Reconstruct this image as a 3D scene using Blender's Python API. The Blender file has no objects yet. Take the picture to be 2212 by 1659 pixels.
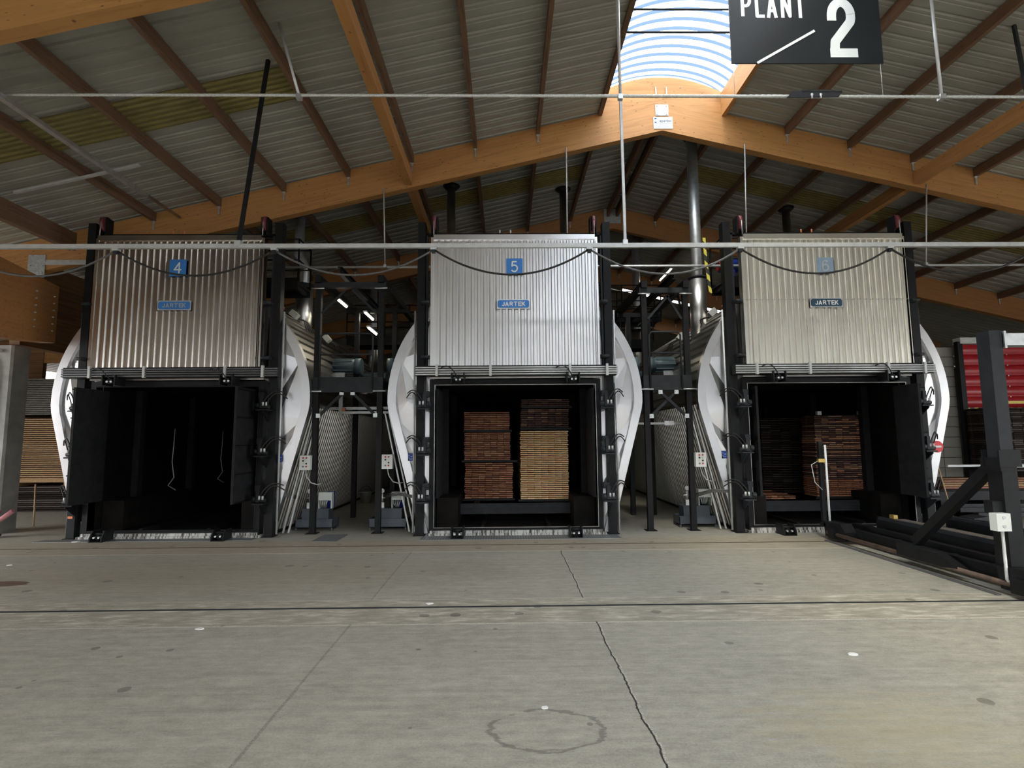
import bpy, bmesh, math, random
from mathutils import Vector, Matrix
SC = bpy.context.scene
COL = SC.collection
R = math.radians
PI = math.pi

# ------------------------------------------------------------------ camera
H = 2.0
F_PX = 1170.0
cd = bpy.data.cameras.new('camera')
cd.sensor_fit = 'HORIZONTAL'; cd.sensor_width = 36.0
cd.lens = F_PX / 2212.0 * 36.0
cd.clip_start = 0.05; cd.clip_end = 300
cam = bpy.data.objects.new('camera', cd); COL.objects.link(cam)
_fwd = Vector((1092 - 1106, -(950 - 829.5), F_PX)).normalized()      # world depth axis seen by the camera
_up = Vector((-86 / F_PX, 11380 / F_PX, 1.0)); _up = (_up - _fwd * _up.dot(_fwd)).normalized()
_rt = _up.cross(_fwd)
# camera axes in world coordinates (camera x right, y up, looking along -z)
cx = Vector((_rt.x, _fwd.x, _up.x)); cy = Vector((_rt.y, _fwd.y, _up.y)); cz = Vector((_rt.z, _fwd.z, _up.z))
M3 = Matrix((cx, cy, -cz)).transposed()
cam.matrix_world = Matrix.Translation((0, 0, H)) @ M3.to_4x4()
SC.camera = cam

# ------------------------------------------------------------------ world, daylight, exposure
w = bpy.data.worlds.new('sky'); SC.world = w; w.use_nodes = True
bg = w.node_tree.nodes['Background']
bg.inputs[0].default_value = (0.95, 0.97, 1.0, 1); bg.inputs[1].default_value = 6.5
def portal(name, loc, rot, sx, sy):
    l = bpy.data.lights.new(name, 'AREA'); l.shape = 'RECTANGLE'; l.size = sx; l.size_y = sy
    l.cycles.is_portal = True
    o = bpy.data.objects.new(name, l); COL.objects.link(o); o.location = loc; o.rotation_euler = rot
portal('skylight_daylight', (3.9, 0.0, 10.95), (0, 0, 0), 3.0, 25.2)
portal('open_end_daylight', (2.5, -13.9, 2.9), (R(90), 0, 0), 42, 5.8)
portal('left_added_gap_portal', (-18.9, 7.0, 2.6), (R(90), 0, R(-90)), 8, 5.2)  # guides sky light through the unseen wall gap added to brighten kiln fronts
portal('right_added_gap_portal', (23.9, 2.5, 2.6), (R(90), 0, R(90)), 13, 5.2)  # same on the right, its unseen gap added to light floor and kilns
sl = bpy.data.lights.new('sun', 'SUN'); sl.energy = 3.0; sl.angle = R(12); sl.color = (1.0, 0.86, 0.62)
so = bpy.data.objects.new('sun', sl); COL.objects.link(so)
so.rotation_euler = Vector((0.10, 0.62, -1.0)).to_track_quat('-Z', 'Y').to_euler()
vs = SC.view_settings
SC.display_settings.display_device = 'sRGB'
vs.view_transform = 'Standard'; vs.look = 'None'; vs.exposure = 1.1; vs.gamma = 1.0; vs.use_curve_mapping = False
SC.cycles.max_bounces = 8; SC.cycles.diffuse_bounces = 4; SC.cycles.glossy_bounces = 4
SC.cycles.transparent_max_bounces = 8; SC.cycles.use_adaptive_sampling = True; SC.cycles.adaptive_threshold = 0.02; SC.cycles.sample_clamp_indirect = 6.0
SC.cycles.caustics_reflective = False; SC.cycles.caustics_refractive = False

# ------------------------------------------------------------------ materials
def nt(name):
    m = bpy.data.materials.new(name); m.use_nodes = True
    t = m.node_tree; return m, t, t.nodes['Principled BSDF']
def N(t, typ, **k):
    n = t.nodes.new(typ)
    for a, v in k.items():
        if a.startswith('_'): setattr(n, a[1:], v)
        else: n.inputs[a.replace('__', ' ')].default_value = v
    return n
def ramp(t, fac, stops):
    r = t.nodes.new('ShaderNodeValToRGB'); e = r.color_ramp.elements
    while len(e) < len(stops): e.new(0.5)
    for el, (p, c) in zip(e, stops): el.position = p; el.color = (c[0], c[1], c[2], 1)
    t.links.new(fac, r.inputs[0]); return r.outputs[0]
def coords(t, scale=(1, 1, 1), loc=(0, 0, 0)):
    c = t.nodes.new('ShaderNodeTexCoord'); mp = t.nodes.new('ShaderNodeMapping')
    mp.inputs['Scale'].default_value = scale; mp.inputs['Location'].default_value = loc
    t.links.new(c.outputs['Object'], mp.inputs[0]); return mp.outputs[0]
def noise(t, vec, scale, detail=4, rough=0.55):
    n = N(t, 'ShaderNodeTexNoise', Scale=scale, Detail=detail, Roughness=rough); t.links.new(vec, n.inputs['Vector']); return n.outputs[0]
def mix(t, fac, a, b, blend='MIX'):
    m = t.nodes.new('ShaderNodeMix'); m.data_type = 'RGBA'; m.blend_type = blend
    for s, v in ((0, fac), (6, a), (7, b)):
        if hasattr(v, 'is_linked'): t.links.new(v, m.inputs[s])
        elif s == 0: m.inputs[0].default_value = v
        else: m.inputs[s].default_value = (v[0], v[1], v[2], 1)
    return m.outputs[2]
def math_(t, op, a, b=0.0, clamp=False):
    m = t.nodes.new('ShaderNodeMath'); m.operation = op; m.use_clamp = clamp
    for i, v in ((0, a), (1, b)):
        if hasattr(v, 'is_linked'): t.links.new(v, m.inputs[i])
        else: m.inputs[i].default_value = v
    return m.outputs[0]
def bump(t, b, h, strength=0.3, dist=0.02):
    n = N(t, 'ShaderNodeBump', Strength=strength, Distance=dist); t.links.new(h, n.inputs['Height']); t.links.new(n.outputs[0], b.inputs['Normal'])
def plain(name, c, rough=0.5, metal=0.0, var=0.12, scale=6, bmp=0.0):
    m, t, b = nt(name)
    n = noise(t, coords(t), scale)
    lo = tuple(x * (1 - var) for x in c); hi = tuple(min(1, x * (1 + var)) for x in c)
    t.links.new(ramp(t, n, [(0.3, lo), (0.7, hi)]), b.inputs['Base Color'])
    b.inputs['Roughness'].default_value = rough; b.inputs['Metallic'].default_value = metal
    if bmp: bump(t, b, n, bmp)
    if max(c) < 0.05 and rough <= 0.55: b.inputs['Specular IOR Level'].default_value = 0.17
    if max(c) < 0.04 and rough > 0.55: b.inputs['Specular IOR Level'].default_value = 0.12
    return m
def emit(name, c, s):
    m, t, b = nt(name)
    b.inputs['Emission Color'].default_value = (*c, 1); b.inputs['Emission Strength'].default_value = s
    b.inputs['Base Color'].default_value = (*c, 1); return m

def wood_mat(name, lo, hi, dark, scale=1.0, knots=0.5, rough=0.6):
    m, t, b = nt(name)
    v = coords(t, (0.6 * scale, 6 * scale, 9 * scale))
    g = noise(t, v, 2.2, 6, 0.6)
    base = ramp(t, g, [(0.25, lo), (0.5, hi), (0.75, tuple(x * 0.9 for x in hi)), (1, lo)])
    # lamellae: each board of the glued beam has its own tone
    lam = N(t, 'ShaderNodeTexWhiteNoise', _noise_dimensions='2D')
    sep = t.nodes.new('ShaderNodeSeparateXYZ'); t.links.new(coords(t), sep.inputs[0])
    cmb = t.nodes.new('ShaderNodeCombineXYZ')
    zz = math_(t, 'FLOOR', math_(t, 'MULTIPLY', sep.outputs[2], 24.0))
    t.links.new(zz, cmb.inputs[0])
    t.links.new(math_(t, 'FLOOR', math_(t, 'ADD', math_(t, 'MULTIPLY', sep.outputs[0], 0.4), math_(t, 'MULTIPLY', zz, 0.37))), cmb.inputs[1])
    t.links.new(cmb.outputs[0], lam.inputs['Vector'])
    base = mix(t, math_(t, 'MULTIPLY', lam.outputs[0], 0.35), base, tuple(x * 0.62 for x in hi))
    # knots
    vo = N(t, 'ShaderNodeTexVoronoi', Scale=4.6, Randomness=1.0); t.links.new(coords(t, (1.0, 1.0, 2.6)), vo.inputs['Vector'])
    kn = ramp(t, vo.outputs['Distance'], [(0.05, (1, 1, 1)), (0.15, (0, 0, 0))])
    base = mix(t, math_(t, 'MULTIPLY', kn, knots), base, dark)
    t.links.new(base, b.inputs['Base Color']); b.inputs['Roughness'].default_value = rough
    bump(t, b, g, 0.12, 0.01)
    return m

M = {}
M['glulam'] = wood_mat('glulam_timber', (0.34, 0.145, 0.042), (0.50, 0.245, 0.08), (0.09, 0.034, 0.012), 1.0, 0.85)
M['glulam_old'] = wood_mat('dull_glulam_timber', (0.27, 0.11, 0.032), (0.38, 0.17, 0.055), (0.10, 0.035, 0.012), 1.0, 0.7)
M['purlin'] = wood_mat('weathered_purlin', (0.085, 0.045, 0.026), (0.19, 0.105, 0.06), (0.03, 0.016, 0.01), 1.5, 0.9, 0.8)
M['black'] = plain('black_painted_steel', (0.010, 0.0103, 0.011), 0.5, 0.0, 0.25, 5)
M['dark'] = plain('dark_grey_steel', (0.026, 0.028, 0.031), 0.5, 0.0, 0.2, 5)
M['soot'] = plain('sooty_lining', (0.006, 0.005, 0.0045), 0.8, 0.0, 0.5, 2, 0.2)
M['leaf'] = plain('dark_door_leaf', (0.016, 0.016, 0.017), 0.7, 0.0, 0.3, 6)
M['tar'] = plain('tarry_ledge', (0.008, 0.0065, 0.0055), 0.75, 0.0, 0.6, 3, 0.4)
M['galv'] = plain('galvanised_steel', (0.62, 0.64, 0.64), 0.42, 0.85, 0.15, 8)
M['conduit'] = plain('pale_conduit', (0.55, 0.56, 0.55), 0.4, 0.3, 0.1, 8)
M['steel'] = plain('stainless_steel', (0.72, 0.72, 0.71), 0.36, 1.0, 0.12, 3)
M['flue'] = plain('dull_flue_steel', (0.42, 0.40, 0.37), 0.32, 1.0, 0.2, 3)
M['rail'] = plain('rusty_rail', (0.10, 0.065, 0.045), 0.55, 0.3, 0.4, 9)
M['white'] = plain('white_enclosure', (0.72, 0.74, 0.70), 0.45, 0.0, 0.06, 4)
M['letter'] = plain('white_lettering', (0.82, 0.85, 0.84), 0.5, 0.0, 0.02, 4)
M['blue'] = plain('blue_plate', (0.045, 0.22, 0.62), 0.45, 0.0, 0.06, 4)
M['fadedblue'] = plain('faded_blue_plate', (0.30, 0.40, 0.50), 0.5, 0.0, 0.1, 9)
M['fadedletter'] = plain('faded_lettering', (0.52, 0.56, 0.55), 0.5, 0.0, 0.1, 9)
M['darkblue'] = plain('dark_blue_plate', (0.018, 0.06, 0.10), 0.5, 0.0, 0.06, 4)
M['greyletter'] = plain('worn_lettering', (0.38, 0.43, 0.46), 0.5, 0.2, 0.1, 9)
M['navy'] = plain('navy_sticker', (0.02, 0.05, 0.30), 0.5)
M['red'] = plain('red_paint', (0.45, 0.02, 0.025), 0.45, 0.0, 0.15, 4)
M['signred'] = plain('red_sign', (0.75, 0.02, 0.03), 0.45)
M['curtain'] = plain('red_curtain_fabric', (0.50, 0.02, 0.028), 0.38, 0.0, 0.12, 2)
M['pulley'] = plain('dark_red_pulley', (0.14, 0.03, 0.035), 0.5, 0.0, 0.3, 6)
M['yellow'] = plain('yellow_paint', (0.65, 0.50, 0.05), 0.5)
M['orange'] = plain('orange_paint', (0.75, 0.22, 0.08), 0.5)
M['pink'] = plain('pinkish_hose', (0.50, 0.20, 0.22), 0.6)
M['motor'] = plain('grey_blue_motor', (0.12, 0.17, 0.19), 0.45, 0.0, 0.12, 5)
M['bluemotor'] = plain('blue_motor_paint', (0.02, 0.05, 0.30), 0.4)
M['tank'] = plain('slate_grey_tank', (0.075, 0.088, 0.105), 0.45, 0.0, 0.15, 5)
M['hose'] = plain('black_rubber', (0.03, 0.028, 0.027), 0.45)
M['cable'] = plain('grey_cable', (0.10, 0.10, 0.10), 0.5)
M['rope'] = plain('steel_rope', (0.62, 0.63, 0.60), 0.5, 0.4, 0.2, 40)
M['signface'] = plain('black_sign_board', (0.022, 0.025, 0.027), 0.38, 0.0, 0.1, 2)
M['plate'] = plain('spangled_zinc', (0.50, 0.53, 0.54), 0.45, 0.6, 0.25, 30)
M['concrete'] = plain('pillar_concrete', (0.36, 0.36, 0.33), 0.85, 0.0, 0.2, 3, 0.15)
M['board_grey'] = plain('grey_board', (0.16, 0.15, 0.13), 0.8, 0, 0.3, 8)
M['tube'] = emit('lit_tube', (1.0, 0.93, 0.75), 14)
M['lampbody'] = plain('lamp_body', (0.6, 0.6, 0.58), 0.4)
M['brass'] = plain('brass_fitting', (0.55, 0.38, 0.12), 0.4, 0.7)
M['stick'] = plain('broom_stick_wood', (0.5, 0.33, 0.18), 0.6)
M['plank'] = plain('greyed_plank', (0.15, 0.12, 0.09), 0.8, 0, 0.25, 10)
M['scrap'] = plain('white_scrap', (0.8, 0.8, 0.77), 0.7)

def boardmats(prefix, cols, rough=0.7):
    return [plain('%s_%s' % (prefix, 'abcde'[i]), c, rough, 0.0, 0.25, 25) for i, c in enumerate(cols)]
PALE = boardmats('pale_board', [(0.88, 0.54, 0.27), (0.92, 0.60, 0.33), (0.80, 0.46, 0.22), (0.90, 0.57, 0.29)])
BROWN = boardmats('brown_board', [(0.27, 0.105, 0.05), (0.35, 0.15, 0.07), (0.20, 0.075, 0.036), (0.42, 0.20, 0.10)])
DARKB = boardmats('dark_board', [(0.075, 0.033, 0.025), (0.12, 0.055, 0.038), (0.05, 0.025, 0.02), (0.25, 0.15, 0.09)])
TAN = boardmats('tan_board', [(0.36, 0.21, 0.09), (0.42, 0.26, 0.12), (0.30, 0.17, 0.075)])
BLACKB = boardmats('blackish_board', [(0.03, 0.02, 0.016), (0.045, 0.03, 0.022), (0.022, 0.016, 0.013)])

def metal_sheet(name, c, r0, r1, tint=None, dirt=0.0, sc=(1, 1, 0.35), bm=0.12):
    m, t, b = nt(name)
    v = coords(t, sc)
    n = noise(t, v, 1.6, 6, 0.6)
    col = ramp(t, n, [(0.3, tuple(x * 0.88 for x in c)), (0.7, c)])
    if dirt:
        n2 = noise(t, coords(t, (1.5, 1.5, 0.5)), 3.0, 8, 0.7)
        col = mix(t, math_(t, 'MULTIPLY', ramp(t, n2, [(0.55, (0, 0, 0)), (0.75, (1, 1, 1))]), dirt), col, (0.22, 0.19, 0.15))
    t.links.new(col, b.inputs['Base Color']); b.inputs['Metallic'].default_value = 1.0
    rr = N(t, 'ShaderNodeMapRange'); t.links.new(n, rr.inputs[0]); rr.inputs[3].default_value = r0; rr.inputs[4].default_value = r1
    t.links.new(rr.outputs[0], b.inputs['Roughness'])
    n3 = noise(t, coords(t), 1.3, 2)
    if bm: bump(t, b, n3, bm, 0.03)
    return m
M['door4'] = metal_sheet('dull_door_sheet', (0.56, 0.53, 0.49), 0.18, 0.30, dirt=0.3)
M['door5'] = metal_sheet('bright_door_sheet', (0.86, 0.86, 0.865), 0.25, 0.36, dirt=0.06)
M['door6'] = metal_sheet('yellowish_door_sheet', (0.88, 0.86, 0.78), 0.25, 0.36, dirt=0.05)
M['clad'] = metal_sheet('aluminium_cladding', (0.60, 0.595, 0.60), 0.25, 0.37, dirt=0.08, sc=(1, 1, 1), bm=0.03)
M['shell'] = metal_sheet('ribbed_shell_sheet', (0.46, 0.44, 0.40), 0.3, 0.45, dirt=0.2)

# concrete floor with bands, cracks, stains
def floor_mat():
    m, t, b = nt('worn_concrete')
    tc = t.nodes.new('ShaderNodeTexCoord'); P = tc.outputs['Object']
    sep = t.nodes.new('ShaderNodeSeparateXYZ'); t.links.new(P, sep.inputs[0]); X, Y = sep.outputs[0], sep.outputs[1]
    n1 = noise(t, coords(t, (0.35, 0.9, 1)), 1.1, 8, 0.62)
    col = ramp(t, n1, [(0.28, (0.24, 0.232, 0.195)), (0.5, (0.37, 0.362, 0.312)), (0.72, (0.49, 0.48, 0.42))])
    n2 = noise(t, coords(t, (0.8, 3.2, 1)), 3.0, 8, 0.7)
    col = mix(t, 0.42, col, ramp(t, n2, [(0.35, (0.17, 0.163, 0.14)), (0.65, (0.52, 0.51, 0.45))]))
    n4 = noise(t, coords(t, (0.25, 5.0, 1)), 2.2, 8, 0.75)
    col = mix(t, 0.25, col, ramp(t, n4, [(0.4, (0.19, 0.183, 0.155)), (0.6, (0.53, 0.52, 0.46))]))
    n6 = noise(t, coords(t, (1, 2.0, 1)), 5.5, 9, 0.75)
    col = mix(t, 0.3, col, ramp(t, n6, [(0.38, (0.16, 0.155, 0.13)), (0.62, (0.56, 0.55, 0.48))]))
    n5 = noise(t, coords(t), 14, 6, 0.7)
    col = mix(t, math_(t, 'MULTIPLY', ramp(t, n5, [(0.60, (0, 0, 0)), (0.72, (1, 1, 1))]), 0.35), col, (0.13, 0.127, 0.11))
    nf = noise(t, coords(t), 60, 3)
    col = mix(t, 0.2, col, ramp(t, nf, [(0.3, (0.12, 0.12, 0.11)), (0.7, (0.55, 0.55, 0.51))]))
    # yellowish sun patch painted on the right, brownish traffic dirt near the kilns
    def blob(x0, y0, rx, ry, soft, warp=0.3):
        dx = math_(t, 'DIVIDE', math_(t, 'SUBTRACT', X, x0), rx); dy = math_(t, 'DIVIDE', math_(t, 'SUBTRACT', Y, y0), ry)
        d = math_(t, 'SQRT', math_(t, 'ADD', math_(t, 'MULTIPLY', dx, dx), math_(t, 'MULTIPLY', dy, dy)))
        return math_(t, 'ADD', d, math_(t, 'MULTIPLY', math_(t, 'SUBTRACT', n2, 0.5), warp))
    col = mix(t, math_(t, 'MULTIPLY', ramp(t, blob(2.65, 3.9, 1.1, 0.75, 1, 3.0), [(0.2, (1, 1, 1)), (1.2, (0, 0, 0))]), 0.38), col, (0.52, 0.45, 0.27))
    col = mix(t, math_(t, 'MULTIPLY', ramp(t, blob(-4.5, 8.6, 5.5, 1.6, 1, 1.5), [(0.3, (1, 1, 1)), (1.0, (0, 0, 0))]), 0.4), col, (0.26, 0.215, 0.155))
    # rail bands (poured later, rougher, light edges)
    def band(y0, y1, c, k):
        global_ = math_(t, 'MULTIPLY', math_(t, 'GREATER_THAN', Y, y0), math_(t, 'LESS_THAN', Y, y1))
        return math_(t, 'MULTIPLY', global_, k)
    nb = noise(t, coords(t, (0.7, 2.5, 1)), 4.0, 8, 0.7)
    bandc = ramp(t, nb, [(0.3, (0.20, 0.185, 0.15)), (0.5, (0.36, 0.34, 0.285)), (0.66, (0.66, 0.64, 0.57))])
    col = mix(t, band(6.18, 7.1, 0, 0.75), col, bandc)
    col = mix(t, band(10.05, 11.25, 0, 0.55), col, ramp(t, nb, [(0.3, (0.22, 0.175, 0.12)), (0.55, (0.40, 0.345, 0.26)), (0.75, (0.55, 0.50, 0.41))]))
    def line(axis, p, wdt, wob, c, k, brk=0.35):
        nn = noise(t, coords(t, (1, 1, 1), (p, 2 * p, 0)), 1.6, 6, 0.7)
        d = math_(t, 'ABSOLUTE', math_(t, 'SUBTRACT', math_(t, 'SUBTRACT', axis, p), math_(t, 'MULTIPLY', math_(t, 'SUBTRACT', nn, 0.5), wob)))
        f = math_(t, 'LESS_THAN', d, wdt)
        f = math_(t, 'MULTIPLY', f, math_(t, 'GREATER_THAN', nf, brk))
        return math_(t, 'MULTIPLY', f, k)
    col = mix(t, line(Y, 6.17, 0.012, 0.02, 0, 0.8, 0.42), col, (0.60, 0.58, 0.53))
    col = mix(t, line(Y, 7.1, 0.010, 0.02, 0, 0.7, 0.45), col, (0.58, 0.56, 0.52))
    col = mix(t, line(Y, 10.04, 0.025, 0.02, 0, 0.85, 0.4), col, (0.58, 0.56, 0.50))
    inY = math_(t, 'ADD', math_(t, 'LESS_THAN', Y, 6.2), math_(t, 'MULTIPLY', math_(t, 'GREATER_THAN', Y, 7.1), math_(t, 'LESS_THAN', Y, 10.05)))
    crack = math_(t, 'MULTIPLY', line(X, 0.98, 0.007, 0.12, 0, 1.0, 0.0), inY)
    col = mix(t, math_(t, 'MULTIPLY', math_(t, 'MULTIPLY', line(X, 0.992, 0.012, 0.12, 0, 0.7, 0.5), inY), 1.0), col, (0.6, 0.58, 0.54))
    col = mix(t, crack, col, (0.02, 0.02, 0.018))
    col = mix(t, math_(t, 'MULTIPLY', line(X, -1.71, 0.013, 0.03, 0, 0.45, 0.46), inY), col, (0.06, 0.06, 0.055))
    # damp ring
    d = blob(0.27, 3.98, 0.40, 0.27, 1, 0.75)
    ring = math_(t, 'MULTIPLY', math_(t, 'GREATER_THAN', d, 0.93), math_(t, 'LESS_THAN', d, 1.03))
    col = mix(t, math_(t, 'MULTIPLY', ring, math_(t, 'MULTIPLY', math_(t, 'GREATER_THAN', n1, 0.42), 0.5)), col, (0.06, 0.058, 0.05))
    # drips and chewing-gum spots
    vo = N(t, 'ShaderNodeTexVoronoi', Scale=2.3); t.links.new(P, vo.inputs['Vector'])
    nz = noise(t, P, 9.0, 2)
    sp = math_(t, 'LESS_THAN', math_(t, 'ADD', vo.outputs['Distance'], math_(t, 'MULTIPLY', nz, 0.08)), math_(t, 'MULTIPLY', vo.outputs['Color'], 0.24))
    col = mix(t, math_(t, 'MULTIPLY', sp, 0.55), col, (0.07, 0.068, 0.06))
    col = mix(t, math_(t, 'LESS_THAN', blob(-7.25, 8.1, 0.40, 0.16, 1, 0.6), 1.0), col, (0.13, 0.085, 0.06))
    col = mix(t, 1.0, col, (1.0, 0.962, 0.895), 'MULTIPLY')
    t.links.new(col, b.inputs['Base Color'])
    rr = N(t, 'ShaderNodeMapRange'); t.links.new(n2, rr.inputs[0]); rr.inputs[3].default_value = 0.38; rr.inputs[4].default_value = 0.62
    t.links.new(rr.outputs[0], b.inputs['Roughness'])
    bump(t, b, nf, 0.12, 0.004)
    return m
M['floor'] = floor_mat()

def roof_mat():
    m, t, b = nt('pale_roof_sheet')
    n = noise(t, coords(t, (0.5, 2.0, 1)), 2.0, 6, 0.65)
    t.links.new(ramp(t, n, [(0.3, (0.30, 0.293, 0.25)), (0.7, (0.385, 0.377, 0.325))]), b.inputs['Base Color'])
    b.inputs['Roughness'].default_value = 0.55
    return m
M['roof'] = roof_mat()
def sheet_mat():
    m, t, b = nt('algae_stained_fibreglass')
    n = noise(t, coords(t, (0.8, 3.0, 1)), 3.0, 8, 0.7)
    t.links.new(ramp(t, n, [(0.3, (0.12, 0.095, 0.025)), (0.7, (0.26, 0.215, 0.075))]), b.inputs['Base Color'])
    b.inputs['Roughness'].default_value = 0.5
    return m
M['sheet'] = sheet_mat()
def glass_mat(name, tint, tr):
    m, t, b = nt(name)
    out = t.nodes['Material Output']
    a = N(t, 'ShaderNodeBsdfTransparent'); a.inputs[0].default_value = (*tint, 1)
    d = N(t, 'ShaderNodeBsdfTranslucent'); d.inputs[0].default_value = (*tint, 1)
    mx = t.nodes.new('ShaderNodeMixShader'); mx.inputs[0].default_value = 1 - tr
    t.links.new(a.outputs[0], mx.inputs[1]); t.links.new(d.outputs[0], mx.inputs[2]); t.links.new(mx.outputs[0], out.inputs[0])
    return m
M['poly'] = glass_mat('clear_polycarbonate', (0.55, 0.58, 0.60), 0.6)
M['polyshade'] = glass_mat('rib_flank_shade_tint', (0.035, 0.052, 0.082), 0.75)  # blue tint paints the shading of the rib flanks into the material
M['cleanroof'] = glass_mat('clean_rooflight', (0.5, 0.5, 0.48), 0.6)
def timberwall():
    m, t, b = nt('timber_cladding')
    n = noise(t, coords(t, (0.3, 0.3, 9)), 2.0, 5)
    t.links.new(ramp(t, n, [(0.3, (0.16, 0.075, 0.03)), (0.7, (0.30, 0.16, 0.07))]), b.inputs['Base Color']); b.inputs['Roughness'].default_value = 0.7
    return m
M['timberwall'] = timberwall()
M['asphalt'] = plain('yard_asphalt', (0.13, 0.13, 0.135), 0.8, 0, 0.2, 0.5)
M['addedhall'] = plain('added_hall_wall', (0.15, 0.157, 0.165), 0.8, 0, 0.2, 0.5)  # only for the hall added behind the camera, toned for its reflection
M['darkwall'] = plain('dark_sheet_wall', (0.10, 0.095, 0.085), 0.7, 0, 0.2, 2)
def panelwall():
    m, t, b = nt('concrete_panel_wall')
    br = N(t, 'ShaderNodeTexBrick', Scale=1.0, _offset=0.0)
    br.inputs['Mortar Size'].default_value = 0.012; br.inputs['Brick Width'].default_value = 0.62; br.inputs['Row Height'].default_value = 0.33
    br.inputs['Color1'].default_value = (0.50, 0.48, 0.42, 1); br.inputs['Color2'].default_value = (0.46, 0.45, 0.40, 1); br.inputs['Mortar'].default_value = (0.12, 0.11, 0.1, 1)
    tc = t.nodes.new('ShaderNodeTexCoord'); sep = t.nodes.new('ShaderNodeSeparateXYZ'); cb = t.nodes.new('ShaderNodeCombineXYZ')
    t.links.new(tc.outputs['Object'], sep.inputs[0]); t.links.new(sep.outputs[0], cb.inputs[0]); t.links.new(sep.outputs[2], cb.inputs[1]); t.links.new(cb.outputs[0], br.inputs['Vector'])
    t.links.new(br.outputs[0], b.inputs['Base Color']); b.inputs['Roughness'].default_value = 0.85
    return m
M['panelwall'] = panelwall()
def grate_mat():
    m, t, b = nt('diamond_tread_plate')
    ck = N(t, 'ShaderNodeTexChecker', Scale=26.0); ck.inputs[1].default_value = (0.30, 0.31, 0.31, 1); ck.inputs[2].default_value = (0.13, 0.135, 0.135, 1)
    mp = t.nodes.new('ShaderNodeMapping'); mp.inputs['Rotation'].default_value = (0, 0, R(45)); tc = t.nodes.new('ShaderNodeTexCoord')
    t.links.new(tc.outputs['Object'], mp.inputs[0]); t.links.new(mp.outputs[0], ck.inputs[0]); t.links.new(ck.outputs[0], b.inputs['Base Color'])
    b.inputs['Metallic'].default_value = 0.5; b.inputs['Roughness'].default_value = 0.5
    return m
M['grate'] = grate_mat()
def sill_mat():
    m, t, b = nt('tar_dripped_sill')
    n = noise(t, coords(t, (4, 1, 0.7)), 5, 6, 0.7)
    t.links.new(ramp(t, n, [(0.42, (0.05, 0.04, 0.035)), (0.54, (0.55, 0.55, 0.52))]), b.inputs['Base Color']); b.inputs['Roughness'].default_value = 0.6
    return m
M['sill'] = sill_mat()
def stripes():
    m, t, b = nt('yellow_black_stripes')
    wv = N(t, 'ShaderNodeTexWave', Scale=2.2); wv.bands_direction = 'DIAGONAL'
    t.links.new(coords(t), wv.inputs[0])
    t.links.new(ramp(t, wv.outputs['Fac'], [(0.49, (0.75, 0.66, 0.10)), (0.51, (0.03, 0.03, 0.03))]), b.inputs['Base Color'])
    return m
M['stripes'] = stripes()

def arc_(cx_, cz_, rx_, rz_, a0, a1, n_=12):
    return [(cx_ + rx_ * math.cos(R(a0 + (a1 - a0) * i / n_)), cz_ + rz_ * math.sin(R(a0 + (a1 - a0) * i / n_))) for i in range(n_ + 1)]
GLYPH = {
    'P': [[(0, 0), (0, 1), (0.3, 1)] + arc_(0.3, 0.75, 0.3, 0.25, 90, -90)[1:] + [(0, 0.5)]],
    'L': [[(0, 1), (0, 0), (0.5, 0)]],
    'A': [[(0, 0), (0.3, 1), (0.6, 0)], [(0.1, 0.26), (0.5, 0.26)]],
    'N': [[(0, 0), (0, 1), (0.6, 0), (0.6, 1)]],
    'T': [[(0, 1), (0.6, 1)], [(0.3, 1), (0.3, 0)]],
    'J': [[(0.45, 1), (0.45, 0.25)] + arc_(0.23, 0.22, 0.22, 0.22, 0, -170)],
    'R': [[(0, 0), (0, 1), (0.3, 1)] + arc_(0.3, 0.75, 0.28, 0.25, 90, -90)[1:] + [(0, 0.5)], [(0.3, 0.5), (0.58, 0)]],
    'E': [[(0.5, 1), (0, 1), (0, 0), (0.5, 0)], [(0, 0.5), (0.42, 0.5)]],
    'K': [[(0, 0), (0, 1)], [(0.55, 1), (0.04, 0.42)], [(0.2, 0.58), (0.58, 0)]],
    '2': [[(0.0, 0.64)] + arc_(0.3, 0.73, 0.3, 0.27, 180, -25) + [(0.06, 0.22), (0.03, 0.0)], [(0.03, 0), (0.6, 0)]],
    '4': [[(0.45, 0), (0.45, 1), (0.0, 0.30), (0.6, 0.30)]],
    '5': [[(0.52, 1), (0.10, 1), (0.05, 0.55)] + arc_(0.27, 0.33, 0.3, 0.33, 125, -150)],
    '6': [arc_(0.3, 0.31, 0.28, 0.31, 0, 360, 18), [(0.02, 0.31), (0.02, 0.55)] + arc_(0.3, 0.62, 0.28, 0.38, 180, 45)]}
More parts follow.
